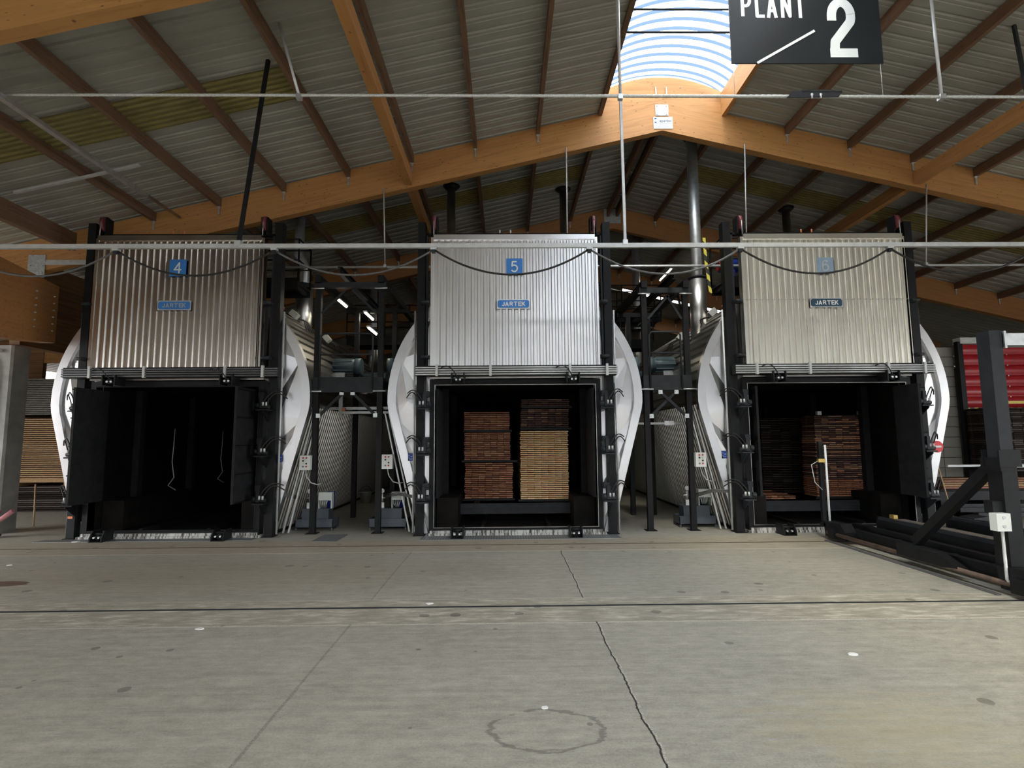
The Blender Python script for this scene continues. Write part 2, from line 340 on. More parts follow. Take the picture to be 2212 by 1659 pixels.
# ------------------------------------------------------------------ mesh builder
class MB:
    def __init__(s): s.v = []; s.f = []; s.mi = []; s.sm = []
    def add(s, vs, fs, mi=0, smooth=False):
        o = len(s.v); s.v += [tuple(p) for p in vs]
        for f in fs: s.f.append(tuple(i + o for i in f)); s.mi.append(mi); s.sm.append(smooth)
        return s
    def box(s, x0, x1, y0, y1, z0, z1, mi=0):
        vs = [(x0, y0, z0), (x1, y0, z0), (x1, y1, z0), (x0, y1, z0), (x0, y0, z1), (x1, y0, z1), (x1, y1, z1), (x0, y1, z1)]
        return s.add(vs, [(3, 2, 1, 0), (4, 5, 6, 7), (0, 1, 5, 4), (1, 2, 6, 5), (2, 3, 7, 6), (3, 0, 4, 7)], mi)
    def bar(s, p, q, wd, hh, mi=0, up=(0, 0, 1)):
        p, q = Vector(p), Vector(q); d = (q - p).normalized(); u = Vector(up)
        if abs(d.dot(u)) > 0.98: u = Vector((0, 1, 0))
        a = d.cross(u).normalized() * wd / 2; b = a.cross(d).normalized() * hh / 2
        vs = [p - a - b, p + a - b, p + a + b, p - a + b, q - a - b, q + a - b, q + a + b, q - a + b]
        return s.add(vs, [(0, 1, 2, 3), (7, 6, 5, 4), (0, 4, 5, 1), (1, 5, 6, 2), (2, 6, 7, 3), (3, 7, 4, 0)], mi)
    def tube(s, pts, r, n=8, mi=0, cap=True):
        pts = [Vector(p) for p in pts]; rings = []
        rr = r if isinstance(r, (list, tuple)) else [r] * len(pts)
        prev = None; vs = []
        for i, p in enumerate(pts):
            d = (pts[min(i + 1, len(pts) - 1)] - pts[max(i - 1, 0)]).normalized()
            if prev is None:
                a = d.cross(Vector((0, 0, 1)) if abs(d.z) < 0.9 else Vector((1, 0, 0))).normalized()
            else: a = (prev - d * prev.dot(d)).normalized()
            prev = a; b = d.cross(a)
            for k in range(n):
                t = 2 * PI * k / n; vs.append(p + (a * math.cos(t) + b * math.sin(t)) * rr[i])
        fs = []
        for i in range(len(pts) - 1):
            for k in range(n): fs.append((i * n + k, i * n + (k + 1) % n, (i + 1) * n + (k + 1) % n, (i + 1) * n + k))
        s.add(vs, fs, mi, True)
        if cap:
            o = len(s.v) - len(vs)
            s.f.append(tuple(o + k for k in reversed(range(n)))); s.mi.append(mi); s.sm.append(False)
            s.f.append(tuple(o + (len(pts) - 1) * n + k for k in range(n))); s.mi.append(mi); s.sm.append(False)
        return s
    def cyl(s, p, q, r, n=20, mi=0): return s.tube([p, q], r, n, mi)
    def prism(s, poly, ax, a0, a1, mi=0):
        # poly of 2D points extruded along axis ax (0 x,1 y,2 z)
        def mk(u, v, a): return (a, u, v) if ax == 0 else ((u, a, v) if ax == 1 else (u, v, a))
        n = len(poly); vs = [mk(u, v, a0) for u, v in poly] + [mk(u, v, a1) for u, v in poly]
        fs = [tuple(range(n)), tuple(reversed(range(n, 2 * n)))] + [(i, i + n, (i + 1) % n + n, (i + 1) % n) for i in range(n)]
        return s.add(vs, fs, mi)
    def strip(s, a, b, mi=0, smooth=False):
        n = len(a); return s.add(list(a) + list(b), [(i, i + 1, n + i + 1, n + i) for i in range(n - 1)], mi, smooth)
    def text(s, txt, x, y, z, h, mi=0, bold=0.0, sx=1.0, depth=0.004, spacing=1.0):
        """text standing in the XZ plane, facing -Y, centred on x, baseline at z, cap height h"""
        c = bpy.data.curves.new('lettering', 'FONT'); c.body = txt; c.size = 1.0; c.offset = bold; c.align_x = 'CENTER'; c.resolution_u = 4; c.space_character = spacing
        o = bpy.data.objects.new('lettering', c); COL.objects.link(o); dg = bpy.context.evaluated_depsgraph_get(); me = o.evaluated_get(dg).to_mesh()
        k = h / 0.73
        vs = [(x + p.co.x * k * sx, y - depth, z + p.co.y * k) for p in me.vertices]
        s.add(vs, [tuple(f.vertices) for f in me.polygons], mi)
        o.evaluated_get(dg).to_mesh_clear(); bpy.data.objects.remove(o); bpy.data.curves.remove(c)
        return s
    def strokes(s, txt, x, y, z, h, wd, sw, mi=0, gap=0.5):
        """sans lettering drawn with strokes, in the XZ plane facing -Y; wd = letter width, sw = stroke width"""
        y0_ = y; kk = 0; adv = [wd * (0.75 if c in 'LEJ' else 1.0) + gap for c in txt]; cur = x - (sum(adv) - gap) / 2
        for c, a in zip(txt, adv):
            for pl in GLYPH[c]:
                pts = [Vector((cur + sw / 2 + px_ / 0.6 * (wd - sw), z + sw / 2 + pz_ * (h - sw))) for px_, pz_ in pl]
                for i in range(len(pts) - 1):
                    kk += 1; y = y0_ - 0.0004 * (kk % 12); p, q = pts[i], pts[i + 1]; d = (q - p).normalized() * sw / 2; n_ = Vector((-d.y, d.x))
                    p2 = p - d if i == 0 and len(pl) < 6 else p; q2 = q + d if i == len(pts) - 2 and len(pl) < 6 else q
                    s.add([(p2.x + n_.x, y, p2.y + n_.y), (p2.x - n_.x, y, p2.y - n_.y), (q2.x - n_.x, y, q2.y - n_.y), (q2.x + n_.x, y, q2.y + n_.y)], [(0, 1, 2, 3)], mi)
                    if i: y -= 0.0002; s.add([(p.x + math.cos(2 * PI * k / 12) * sw / 2, y, p.y + math.sin(2 * PI * k / 12) * sw / 2) for k in range(12)], [tuple(range(12))], mi)
            cur += a
        return s
    def build(s, name, mats, parent=None, loc=None, fix=True):
        me = bpy.data.meshes.new(name); me.from_pydata(s.v, [], s.f)
        if not isinstance(mats, (list, tuple)): mats = [mats]
        for m in mats: me.materials.append(M[m] if isinstance(m, str) else m)
        for p, mi, sm in zip(me.polygons, s.mi, s.sm): p.material_index = mi; p.use_smooth = sm
        if fix:
            bm = bmesh.new(); bm.from_mesh(me); bmesh.ops.recalc_face_normals(bm, faces=bm.faces); bm.to_mesh(me); bm.free()
        me.update()
        o = bpy.data.objects.new(name, me); COL.objects.link(o)
        if parent: o.parent = parent
        if loc: o.location = loc
        return o
def tag(o, label, cat, group=None, kind=None):
    o['label'] = label; o['category'] = cat
    if group: o['group'] = group
    if kind: o['kind'] = kind
    return o
def thing(name, label, cat, loc=(0, 0, 0), group=None):
    o = bpy.data.objects.new(name, None); COL.objects.link(o); o.location = loc; o.empty_display_size = 0.2
    return tag(o, label, cat, group)
def struct(o): o['kind'] = 'structure'; return o
ORD = 'first second third fourth fifth sixth seventh eighth ninth tenth eleventh twelfth thirteenth fourteenth fifteenth sixteenth seventeenth eighteenth nineteenth twentieth'.split()
TENS = {2: 'twenty', 3: 'thirty', 4: 'forty'}; TENO = {2: 'twentieth', 3: 'thirtieth', 4: 'fortieth'}
def ordinal(n):
    if n <= 20: return ORD[n - 1]
    return TENO[n // 10] if n % 10 == 0 else TENS[n // 10] + '-' + ORD[n % 10 - 1]
def cat_curve(p, q, sag, n=18):
    p, q = Vector(p), Vector(q)
    return [p.lerp(q, i / n) - Vector((0, 0, sag * (1 - (2 * i / n - 1) ** 2))) for i in range(n + 1)]

RX = 3.9                                    # ridge
def roofz(x): return 10.36 - 0.236 * abs(x - RX)
FR = [6.45, 12.65, 18.85, 25.05, 31.25]     # frames
Y0, Y1 = -14.0, 44.0
XL, XR = -19.0, 24.0

# ================================================================== SETTING
struct(MB().add([(XL, Y0, 0), (XR, Y0, 0), (XR, Y1, 0), (XL, Y1, 0)], [(0, 1, 2, 3)]).build('floor', 'floor'))
# yard outside the open end behind the camera
struct(MB().add([(-70, -70, -0.03), (75, -70, -0.03), (75, 60, -0.03), (-70, 60, -0.03)], [(0, 1, 2, 3)]).build('floor_yard', 'asphalt'))

def corr_profile(y0, y1, pitch, prof):
    """points (y, dz) of a ribbed sheet"""
    out = []; y = y0
    while y < y1 - 1e-6:
        for fy, dz in prof: out.append((min(y + fy * pitch, y1), dz))
        y += pitch
    out.append((y1, prof[0][1])); return out
RIB = [(0.0, 0.0), (0.30, 0.0), (0.36, 0.035), (0.48, 0.035), (0.54, 0.0), (0.70, 0.0), (0.73, 0.012), (0.77, 0.012), (0.80, 0.0)]
rb = MB()
pr = corr_profile(Y0, Y1, 0.31, RIB)
for (xa, xb, ya, yb) in ((XL, RX - 1.53, Y0, Y1), (XR, RX + 1.53, Y0, Y1), (RX - 1.53, RX, 12.65, Y1), (RX + 1.53, RX, 12.65, Y1)):
    sel = [(y, d) for y, d in pr if ya <= y <= yb]
    cuts = [xa, xb]
    def seg(sel, xa, xb):
        rb.strip([(xa, y, roofz(xa) + d) for y, d in sel], [(xb, y, roofz(xb) + d) for y, d in sel])
    if xa == XR:      # leave the opening for the clean rooflight far back on the right slope
        L0, L1, ra, rb_ = 6.2, 13.0, 26.6, 28.0
        seg([q for q in sel if q[0] <= ra], xa, xb); seg([q for q in sel if q[0] >= rb_], xa, xb)
        mid = [q for q in sel if ra - 0.12 <= q[0] <= rb_ + 0.12]
        seg(mid, xa, L1); seg(mid, L0, xb)
    else: seg(sel, xa, xb)
struct(rb.build('ceiling', 'roof', fix=False))
m = MB(); sel = [(y, d) for y, d in pr if 26.4 <= y <= 28.2]
m.strip([(6.1, y, roofz(6.1) + d + 0.02) for y, d in sel], [(13.1, y, roofz(13.1) + d + 0.02) for y, d in sel])
struct(m.build('window_2', 'cleanroof', fix=False))

# barrel skylight over the ridge, in front of the second frame
def sky_arc(k, a):     # a in -1..1 across
    th = a * R(62); rad = 1.58 / math.sin(R(62))
    return RX + rad * math.sin(th), 10.50 + (rad * math.cos(th) - rad * math.cos(R(62))) * 0.55 + k
n = 20
sky, blu = MB(), MB()
y = Y0
while y < 12.64:
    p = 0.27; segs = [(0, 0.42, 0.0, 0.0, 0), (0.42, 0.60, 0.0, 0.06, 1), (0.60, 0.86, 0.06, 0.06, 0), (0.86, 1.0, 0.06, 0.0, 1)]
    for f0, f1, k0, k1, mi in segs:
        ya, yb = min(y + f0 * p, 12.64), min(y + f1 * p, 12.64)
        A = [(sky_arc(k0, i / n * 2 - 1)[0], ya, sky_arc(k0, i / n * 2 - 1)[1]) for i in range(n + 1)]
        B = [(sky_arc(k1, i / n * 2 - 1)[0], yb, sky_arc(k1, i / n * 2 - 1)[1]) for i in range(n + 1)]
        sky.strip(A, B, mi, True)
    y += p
struct(sky.build('window_1', ['poly', 'polyshade'], fix=False))
t = MB()
for yy, rr in ((10.35, 0.022), (9.75, 0.018)): t.cyl((RX - 1.5, yy, 10.35), (RX + 1.5, yy, 10.35), rr, 8)
struct(t.build('trim_1', 'dark'))
for sd_ in (-1, 1): struct(MB().box(RX + sd_ * 1.55 - 0.03, RX + sd_ * 1.55 + 0.03, Y0, 6.5, 9.9, 10.53).build('trim_2', 'glulam_old'))

struct(MB().box(XL - 0.2, XL, Y0, 3, 0, 5.2).box(XL - 0.2, XL, 11, 21.4, 0, 5.2).box(XL - 0.2, XL, 24.6, Y1, 0, 5.2).box(XL - 0.2, XL, 21.4, 24.6, 0, 3.6).build('wall_left', 'timberwall'))  # gap nearest the kilns is added out of view as a fill light opening
struct(MB().box(XR, XR + 0.2, Y0, -4, 0, 6).box(XR, XR + 0.2, 9, Y1, 0, 6).box(XR, XR + 0.2, -4, 9, 5.2, 6).build('wall_right', 'darkwall'))  # low gap is added out of view to let in side light
struct(MB().prism([(XL, 0), (XR, 0), (XR, 5.7), (RX, 10.4), (XL, 5.0)], 1, Y1, Y1 + 0.2).build('wall_back', 'darkwall'))
struct(MB().prism([(XL, 5.8), (XR, 5.8), (XR, 5.9), (RX, 10.25), (XL, 5.86)], 1, Y0 - 0.2, Y0).build('wall_front', 'darkwall'))  # unseen wall added above the open end so the metal fronts reflect less sky
o = MB().box(-55, 60, -46, -36, 0, 8.5).build('added_yard_hall', 'addedhall'); tag(o, 'long grey hall added behind the camera to darken metal reflections', 'building')  # unseen hall put in to darken what the kiln cladding reflects
struct(MB().box(12.5, 14.85, 17.6, 17.8, 0, 4.95).build('wall_side', 'panelwall'))

# ================================================================== ROOF TIMBERS
SL = math.atan(0.236)
def rafter(yc, side, label, mat, thick=0.2, arch=False):
    ln = 17.2 if side < 0 else 16.5
    t = thing('glulam_rafter', label, 'roof beam', (RX, yc, 10.33 - 0.8), 'glulam portal rafters')
    # local mesh: x along the slope, built flat then turned
    o = MB().prism([(0, 0), (ln / math.cos(SL), 0), (ln / math.cos(SL), 0.78), (-0.184, 0.78)], 1, -thick / 2, thick / 2).build('beam', mat, t)
    if side < 0:
        o.rotation_euler = (0, PI - SL, 0)
        for v in o.data.vertices: v.co.z = -v.co.z
        o.data.flip_normals()
    else: o.rotation_euler = (0, SL, 0)
    return t
desc = ['nearest frame, in the upper left corner', 'frame over the kiln doors', 'frame behind the kiln doors', 'frame far back over the kilns', 'hindmost frame deep in the hall']
for i, yc in enumerate(FR):
    for side in (-1, 1):
        if i == 0 and side > 0: continue
        t = rafter(yc, side, '%s glulam rafter of the %s' % ('left' if side < 0 else 'right', desc[i]), 'glulam' if i < 2 else 'glulam_old')
        if i == 1:
            pts = []
            if side < 0:
                c = [(-1.52, 0.447)] + [(-1.52 + 1.52 * k / 10, 1.0 + 0.40 * (1 - (1 - k / 10) ** 2)) for k in range(11)] + [(0, 0.806)]
            else:
                c = [(1.52, 0.447)] + [(1.52 - 1.52 * k / 10, 1.0 + 0.40 * (1 - (1 - k / 10) ** 2)) for k in range(11)] + [(0, 0.806)]
            MB().prism(c, 1, -0.095, 0.095).build('arched_crown', mat if False else 'glulam', t)
            s = side
            MB().box(s * 0.13 - 0.012, s * 0.13 + 0.012, -0.125, -0.1, 0.85, 1.12).build('apex_bolt', 'galv', t)
# apex connector plates, maker's plate
def apex_plate(yc, z, w_, lab, mat='plate'):
    t = thing('connector_plate', lab, 'metal plate', (RX, yc, z))
    b = MB().box(-w_, w_, -0.012, 0.0, -w_ * 0.9, w_ * 0.9); b.build('plate', mat, t)
    for sx in (-1, 1):
        for sz in (-1, 1): MB().cyl((sx * w_ * 0.72, -0.028, sz * w_ * 0.68), (sx * w_ * 0.72, -0.01, sz * w_ * 0.68), 0.018, 8).build('bolt', 'galv', t)
apex_plate(12.545, 10.05, 0.16, 'square zinc connector plate bolted at the apex above the maker nameplate')
apex_plate(18.74, 9.98, 0.30, 'grey connector plate at the apex of the frame behind kiln 5')
sp = thing('maker_nameplate', 'white nameplate lettered spanbo at the apex of the wooden frame', 'nameplate', (RX + 0.02, 12.545, 9.57))
b = MB().box(-0.235, 0.235, -0.01, 0, 0, 0.30).build('board', 'letter', sp)
MB().text('spanbo', 0.06, -0.01, 0.165, 0.075, 0, 0.012, 1.0).build('lettering', 'darkblue', sp)
lg = MB()
for k, sg in ((0, 1), (1, -1)):
    pts = [(-0.185 + 0.028 * math.cos(a) * sg + 0.0, -0.012, 0.21 + 0.02 * sg + 0.030 * math.sin(a) * sg) for a in [R(20 + 15 * j) for j in range(11)]]
    lg.tube(pts, [0.004 + 0.009 * math.sin(PI * j / 10) for j in range(11)], 6)
lg.build('emblem', 'blue', sp)
ln = MB()
for k, (wd, zz) in enumerate(((0.19, 0.115), (0.12, 0.08), (0.20, 0.035))): ln.box(-wd, wd, -0.013, -0.01, zz, zz + 0.014)
ln.build('fine_print', 'greyletter', sp)

def purlin_mesh(length, wd, hh, hanger):
    return MB().box(0, length, -wd / 2, wd / 2, -hh, 0)
bays = [(FR[0], FR[1], 'front bay before the kiln doors'), (FR[1], FR[2], 'bay right behind the kiln doors'), (FR[2], FR[3], 'third bay far back'), (FR[3], FR[4], 'deepest bay of the hall')]
PM = {}
def purlin(x, ya, yb, wd, hh, label, mat='purlin', hanger=True, name='roof_purlin', zoff=0.0, group='roof purlins'):
    key = (wd, hh, mat, round(yb - ya, 2))
    o = None
    t = thing(name, label, 'roof beam', (x, ya, roofz(x) - 0.015 - zoff), group)
    if key not in PM:
        mb = MB().box(0, yb - ya, -wd / 2, wd / 2, -hh, 0)
        b = mb.build('timber', mat, t); PM[key] = b
    else:
        b = PM[key].copy(); COL.objects.link(b); b.parent = t
    b.rotation_euler = (0, 0, R(90))
    if hanger:
        if 'hanger' not in PM:
            h = MB().box(-0.02, 0.02, -0.028, -0.004, -0.42, -0.16).box(-0.05, 0.05, -0.06, -0.004, -0.235, -0.225).build('hanger', 'galv', t); PM['hanger'] = h
        else:
            h = PM['hanger'].copy(); COL.objects.link(h); h.parent = t
        h.location = (0, yb - ya, 0)
for bi, (ya, yb, bd) in enumerate(bays):
    a, b_ = ya + 0.1, yb - 0.1
    for side in (-1, 1):
        sd = 'left' if side < 0 else 'right'
        kmax = (9 if side < 0 else 9) if bi < 2 else (6 if bi == 2 else 4)
        for k in range(1, kmax + 1):
            x = RX + side * 1.53 * k
            if k == 1 and bi == 0:
                purlin(x, a, b_, 0.10, 0.60, 'brown edge purlin along the %s side of the bright skylight' % sd, 'purlin' if side < 0 else 'glulam', zoff=-0.52, name='edge_purlin')
            elif bi == 0 and side < 0 and k == 9:
                purlin(x - 0.35, a, b_, 0.16, 0.42, 'thick brown edge beam low on the left of the front bay', 'purlin', zoff=0.06, name='edge_beam')
            else:
                purlin(x, a, b_, 0.085, 0.22, 'weathered brown purlin, %s on the %s slope, %s' % (ordinal(k), sd, bd))
        if bi > 0 and bi < 3:
            purlin(RX + side * 0.16, a, b_, 0.09, 0.3, 'brown ridge purlin on the %s of the ridge pair, %s' % (sd, bd), hanger=False, zoff=0.05)
        if bi < 2:
            x = RX + side * 6.2
            purlin(x, ya if bi == 0 else a, yb - 0.12, 0.17, 0.30, 'straight bracing timber under the %s roof slope, %s' % (sd, bd), 'glulam', False, 'bracing_timber', roofz(x) - 8.44, group='bracing timbers')
# stained translucent strips
def sheet(xa, xb, ya, yb, label):
    m_ = MB(); sel = corr_profile(ya, yb, 0.125, [(0, 0), (0.25, 0.02), (0.5, 0.02), (0.75, 0.0)])
    m_.strip([(xa, y, roofz(xa) + d - 0.05) for y, d in sel], [(xb, y, roofz(xb) + d - 0.05) for y, d in sel])
    tag(m_.build('stained_rooflight', 'sheet', fix=False), label, 'rooflight', 'stained rooflight strips')
sheet(RX - 15.5, RX - 7.60, 8.83, 9.72, 'olive stained rooflight strip on the left slope of the front bay')
sheet(RX - 15.5, RX - 1.6, 14.95, 15.85, 'olive stained rooflight strip on the left slope behind the kiln doors')
sheet(RX + 1.6, RX + 15.5, 14.95, 15.85, 'olive stained rooflight strip on the right slope behind the kiln doors')

# block end of the neighbouring beam, pillar
t = thing('glulam_block_beam', 'massive bolted glulam beam end above the concrete pillar on the left', 'roof beam', (0, 0, 0))
m = MB(); xf = -10.35
m.add([(xf, 8.5, 6.15), (xf, 12.42, 5.62), (xf, 12.42, 4.29), (xf, 8.5, 3.95), (xf - 0.35, 8.5, 6.15), (xf - 0.35, 12.42, 5.62), (xf - 0.35, 12.42, 4.29), (xf - 0.35, 8.5, 3.95)],
      [(0, 1, 2, 3), (7, 6, 5, 4), (0, 4, 5, 1), (1, 5, 6, 2), (2, 6, 7, 3), (3, 7, 4, 0)])
mo = m.build('beam', 'glulam_old', t)
for cxx in (11.82, 12.3):
    for k in range(6):
        z = 4.55 + k * 0.16; MB().cyl((xf - 0.01, cxx, z), (xf + 0.03, cxx, z), 0.018, 8).build('bolt', 'galv', t)
t = thing('concrete_pillar', 'grey concrete pillar at the left edge of the hall', 'pillar', (-11.72, 12.65, 0))
MB().prism([(-0.42, -0.22), (0.38, -0.22), (0.42, -0.18), (0.42, 0.24), (-0.42, 0.24)], 2, 0, 4.25).build('shaft', 'concrete', t)
MB().tube([(0.16, -0.26, 0.3), (0.16, -0.26, 3.6), (0.10, -0.26, 3.9), (-0.1, -0.26, 4.1)], 0.022, 8).build('conduit', 'conduit', t)
MB().box(-0.4, 0.2, -0.30, -0.235, 4.08, 4.16).build('lamp_housing', 'lampbody', t)
t = thing('splice_plate', 'zinc splice plate with flat strut on the left rafter above the pillar', 'metal plate', (-11.2, 12.545, 6.0))
MB().box(-0.02, 0.38, -0.015, 0, -0.12, 0.42).build('plate', 'plate', t)
MB().box(0.38, 1.65, -0.012, 0, 0.18, 0.30).build('strut', 'galv', t)
for dx in (0.04, 0.32):
    for dz in (-0.02, 0.16): MB().cyl((dx, -0.035, dz), (dx, -0.01, dz), 0.02, 8).build('bolt', 'galv', t)

# ================================================================== KILNS
YF = 11.95
def outline(i, n=44, r=2.8, inset=0.0):
    """keyhole outline, i = 0..n, from right foot over the crown to left foot"""
    s = i / n
    if s < 0.2:
        f = s / 0.2; return (2.07 + (2.8 - 2.07) * f - inset, 0.02 + 2.73 * f)
    if s > 0.8:
        f = (1 - s) / 0.2; return (-(2.07 + (2.8 - 2.07) * f - inset), 0.02 + 2.73 * f)
    a = R(-3) + R(186) * (s - 0.2) / 0.6
    return ((2.8 - inset) * math.cos(a), 2.9 + (2.8 - inset) * math.sin(a))
def frame_ring(mb, x, z0, z1, wd, ya, yb, mi=0):
    mb.box(-x - wd, -x, ya, yb, z0 - wd, z1 + wd, mi).box(x, x + wd, ya, yb, z0 - wd, z1 + wd, mi)
    mb.box(-x, x, ya, yb, z1, z1 + wd, mi).box(-x, x, ya, yb, z0 - wd, z0, mi)
CORR = [(0, 0), (0.36, 0), (0.54, 0.034), (0.82, 0.034)]
CORR5 = [(0, 0), (0.42, 0), (0.50, 0.05), (0.80, 0.05)]
def kiln(cxk, number, rng, label):
    k = thing('drying_kiln', label, 'kiln', (cxk, 0, 0), 'wood drying kilns')
    # --- ribbed shell
    m = MB(); na = 40; prof = []
    for i in range(na):
        a0 = R(-3) + R(186) * i / na; da = R(186) / na
        for f, d in ((0, 0), (0.5, 0), (0.6, -0.045), (0.9, -0.045)):
            a = a0 + f * da; prof.append(((2.78 + d) * math.cos(a), 2.9 + (2.78 + d) * math.sin(a)))
    a = R(183); prof.append((2.78 * math.cos(a), 2.9 + 2.78 * math.sin(a)))
    m.strip([(x, YF + 0.02, z) for x, z in prof], [(x, 30, z) for x, z in prof])
    wall = corr_profile(YF + 0.02, 30, 0.15, [(0, 0), (0.4, 0), (0.52, 0.045), (0.88, 0.045)])
    for s in (-1, 1):
        m.strip([(s * (2.76 - d), y, 2.76) for y, d in wall], [(s * (2.03 - d), y, 0.06) for y, d in wall])
    m.prism([(2.0, 0.05), (2.74, 2.75)] + [(2.74 * math.cos(R(q)), 2.9 + 2.74 * math.sin(R(q))) for q in range(0, 181, 12)] + [(-2.74, 2.75), (-2.0, 0.05)], 1, 29.8, 30)
    m.build('shell', 'shell', k, fix=False)
    m = MB()
    for s in (-1, 1): m.box(min(s * 1.9, s * 2.06), max(s * 1.9, s * 2.06), YF, 30, 0, 0.06)
    m.build('plinth', 'black', k)
    # --- front cladding: folded sheets between door frame and rim
    m = MB(); n = 44
    def inner(i):
        s = i / n
        if s < 0.36: return (1.79, 0.02 + 3.34 * s / 0.36)
        if s > 0.64: return (-1.79, 0.02 + 3.34 * (1 - s) / 0.36)
        return (1.79 - 3.58 * (s - 0.36) / 0.28, 3.36)
    step = 4
    ids = list(range(0, n + 1, step))
    O = [outline(i, n, inset=0.10) for i in ids]; I = [inner(i) for i in ids]
    for j in range(len(ids) - 1):
        o0, o1, i0, i1 = O[j], O[j + 1], I[j], I[j + 1]
        f = rng.uniform(0.4, 0.75)
        c = ((o0[0] + o1[0]) / 2 * f + (i0[0] + i1[0]) / 2 * (1 - f), (o0[1] + o1[1]) / 2 * f + (i0[1] + i1[1]) / 2 * (1 - f))
        dy = rng.uniform(0.035, 0.07)
        oo = [outline(ids[j] + (ids[j + 1] - ids[j]) * q / 6, n, inset=0.10) for q in range(7)]
        P = [(c[0], YF - dy, c[1])] + [(p_[0], YF, p_[1]) for p_ in oo] + [(i1[0], YF, i1[1]), (i0[0], YF, i0[1])]
        m.add(P, [(0, q, q + 1) for q in range(1, 9)] + [(0, 9, 1)])
    m.build('front_cladding', 'clad', k)
    # rim band
    m = MB()
    a_ = [outline(i, 88, inset=-0.0) for i in range(89)]; b_ = [outline(i, 88, inset=0.18) for i in range(89)]
    m.strip([(x, YF - 0.09, z) for x, z in a_], [(x, YF - 0.09, z) for x, z in b_])
    m.strip([(x, YF - 0.09, z) for x, z in a_], [(x, YF + 0.06, z) for x, z in a_])
    m.strip([(x, YF - 0.09, z) for x, z in b_], [(x, YF + 0.01, z) for x, z in b_])
    m.build('rim_band', 'clad', k)
    # --- chamber
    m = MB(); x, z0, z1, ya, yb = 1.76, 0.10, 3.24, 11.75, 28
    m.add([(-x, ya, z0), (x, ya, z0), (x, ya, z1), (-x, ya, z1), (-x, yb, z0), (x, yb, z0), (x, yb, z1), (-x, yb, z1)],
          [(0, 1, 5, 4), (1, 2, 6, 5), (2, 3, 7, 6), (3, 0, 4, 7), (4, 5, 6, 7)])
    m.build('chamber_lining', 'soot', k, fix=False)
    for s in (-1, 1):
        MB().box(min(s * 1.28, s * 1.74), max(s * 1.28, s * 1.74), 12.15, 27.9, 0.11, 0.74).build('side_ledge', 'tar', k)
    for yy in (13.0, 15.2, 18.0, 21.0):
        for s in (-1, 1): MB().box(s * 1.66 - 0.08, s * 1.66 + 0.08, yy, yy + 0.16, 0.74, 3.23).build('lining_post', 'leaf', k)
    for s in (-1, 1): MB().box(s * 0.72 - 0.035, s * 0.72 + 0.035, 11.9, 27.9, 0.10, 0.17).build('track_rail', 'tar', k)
    # --- door frame
    m = MB(); frame_ring(m, 1.76, 0.14, 3.21, 0.10, 11.74, 11.96); m.build('seal_frame', 'black', k)
    m = MB(); frame_ring(m, 1.745, 0.16, 3.19, 0.010, 11.73, 11.74); m.build('seal_lip', 'dark' if number == '4' else 'flue', k)
    MB().box(-1.9, 1.9, 11.66, 11.9, 0.0, 0.045).box(-1.83, 1.83, 11.69, 11.735, 0.0, 0.10).build('sill', 'sill', k)
    m = MB(); m.box(-1.86, 1.86, 11.68, 11.93, 3.33, 3.44).box(-1.86, 1.86, 11.72, 11.95, 3.44, 3.60); m.build('lintel', 'flue', k)
    # --- posts, top bar, pulleys
    for s in (-1, 1):
        MB().box(s * 2.06 - 0.085, s * 2.06 + 0.085, 11.70, 11.90, 0.012, 6.85).box(s * 2.06 - 0.12, s * 2.06 + 0.12, 11.65, 11.94, 0, 0.014).build('post', 'black', k)
        MB().box(s * 1.94 - 0.02, s * 1.94 + 0.02, 11.74, 11.86, 3.6, 6.6).build('guide_rail', 'dark', k)
        MB().tube([(s * 2.20, 11.80, 0.05), (s * 2.20, 11.80, 4.85)], 0.022, 8).build('conduit', 'conduit', k)
        p = MB().cyl((s * 1.77 - 0.035, 11.72, 6.82), (s * 1.77 + 0.035, 11.72, 6.82), 0.17, 24).cyl((s * 1.77 - 0.06, 11.72, 6.82), (s * 1.77 + 0.06, 11.72, 6.82), 0.05, 12).build('pulley', 'pulley', k)
        MB().box(s * 1.77 - 0.075, s * 1.77 - 0.055, 11.62, 11.84, 6.55, 6.95).box(s * 1.77 + 0.055, s * 1.77 + 0.075, 11.62, 11.84, 6.55, 6.95).build('pulley_bracket', 'black', p)
        MB().cyl((s * 1.77, 11.55, 6.50), (s * 1.77, 11.55, 6.82), 0.008, 6).build('lift_wire', 'galv', p)
        for zz in (4.95, 3.75):
            MB().box(s * 1.93 - 0.09, s * 1.93 + 0.09, 11.55, 11.68, zz, zz + 0.07).cyl((s * 1.86, 11.5, zz + 0.03), (s * 2.02, 11.5, zz + 0.03), 0.035, 10).build('door_guide', 'dark', k)
    MB().box(-2.0, 2.0, 11.74, 11.82, 6.56, 6.61).build('top_bar', 'black', k)
    for dx in (-0.12, 0.12): MB().cyl((dx - 0.2, 11.78, 6.6), (dx - 0.2, 11.78, 6.70), 0.016, 8).build('stop_pin', 'orange' if number != '5' else 'conduit', k)
    # --- lift door (raised)
    dm = {'4': 'door4', '5': 'door5', '6': 'door6'}[number]
    m = MB(); w2 = 1.80; pr_ = corr_profile(-w2 + 0.06, w2 - 0.02, 0.1345, CORR if number == '4' else CORR5); zs = [3.58, 5.02, 6.36] if number == '6' else [3.58, 6.36]
    for za, zb in zip(zs[:-1], zs[1:]): m.strip([(x_, 11.545 - d, za) for x_, d in pr_], [(x_, 11.545 - d, zb - 0.004) for x_, d in pr_])
    m.box(-w2, w2, 11.55, 11.69, 3.57, 6.40)
    d = m.build('lift_door', dm, k, fix=False)
    MB().box(-w2 + 0.03, w2 - 0.03, 11.50, 11.57, 6.38, 6.49).build('top_cap', dm, d)
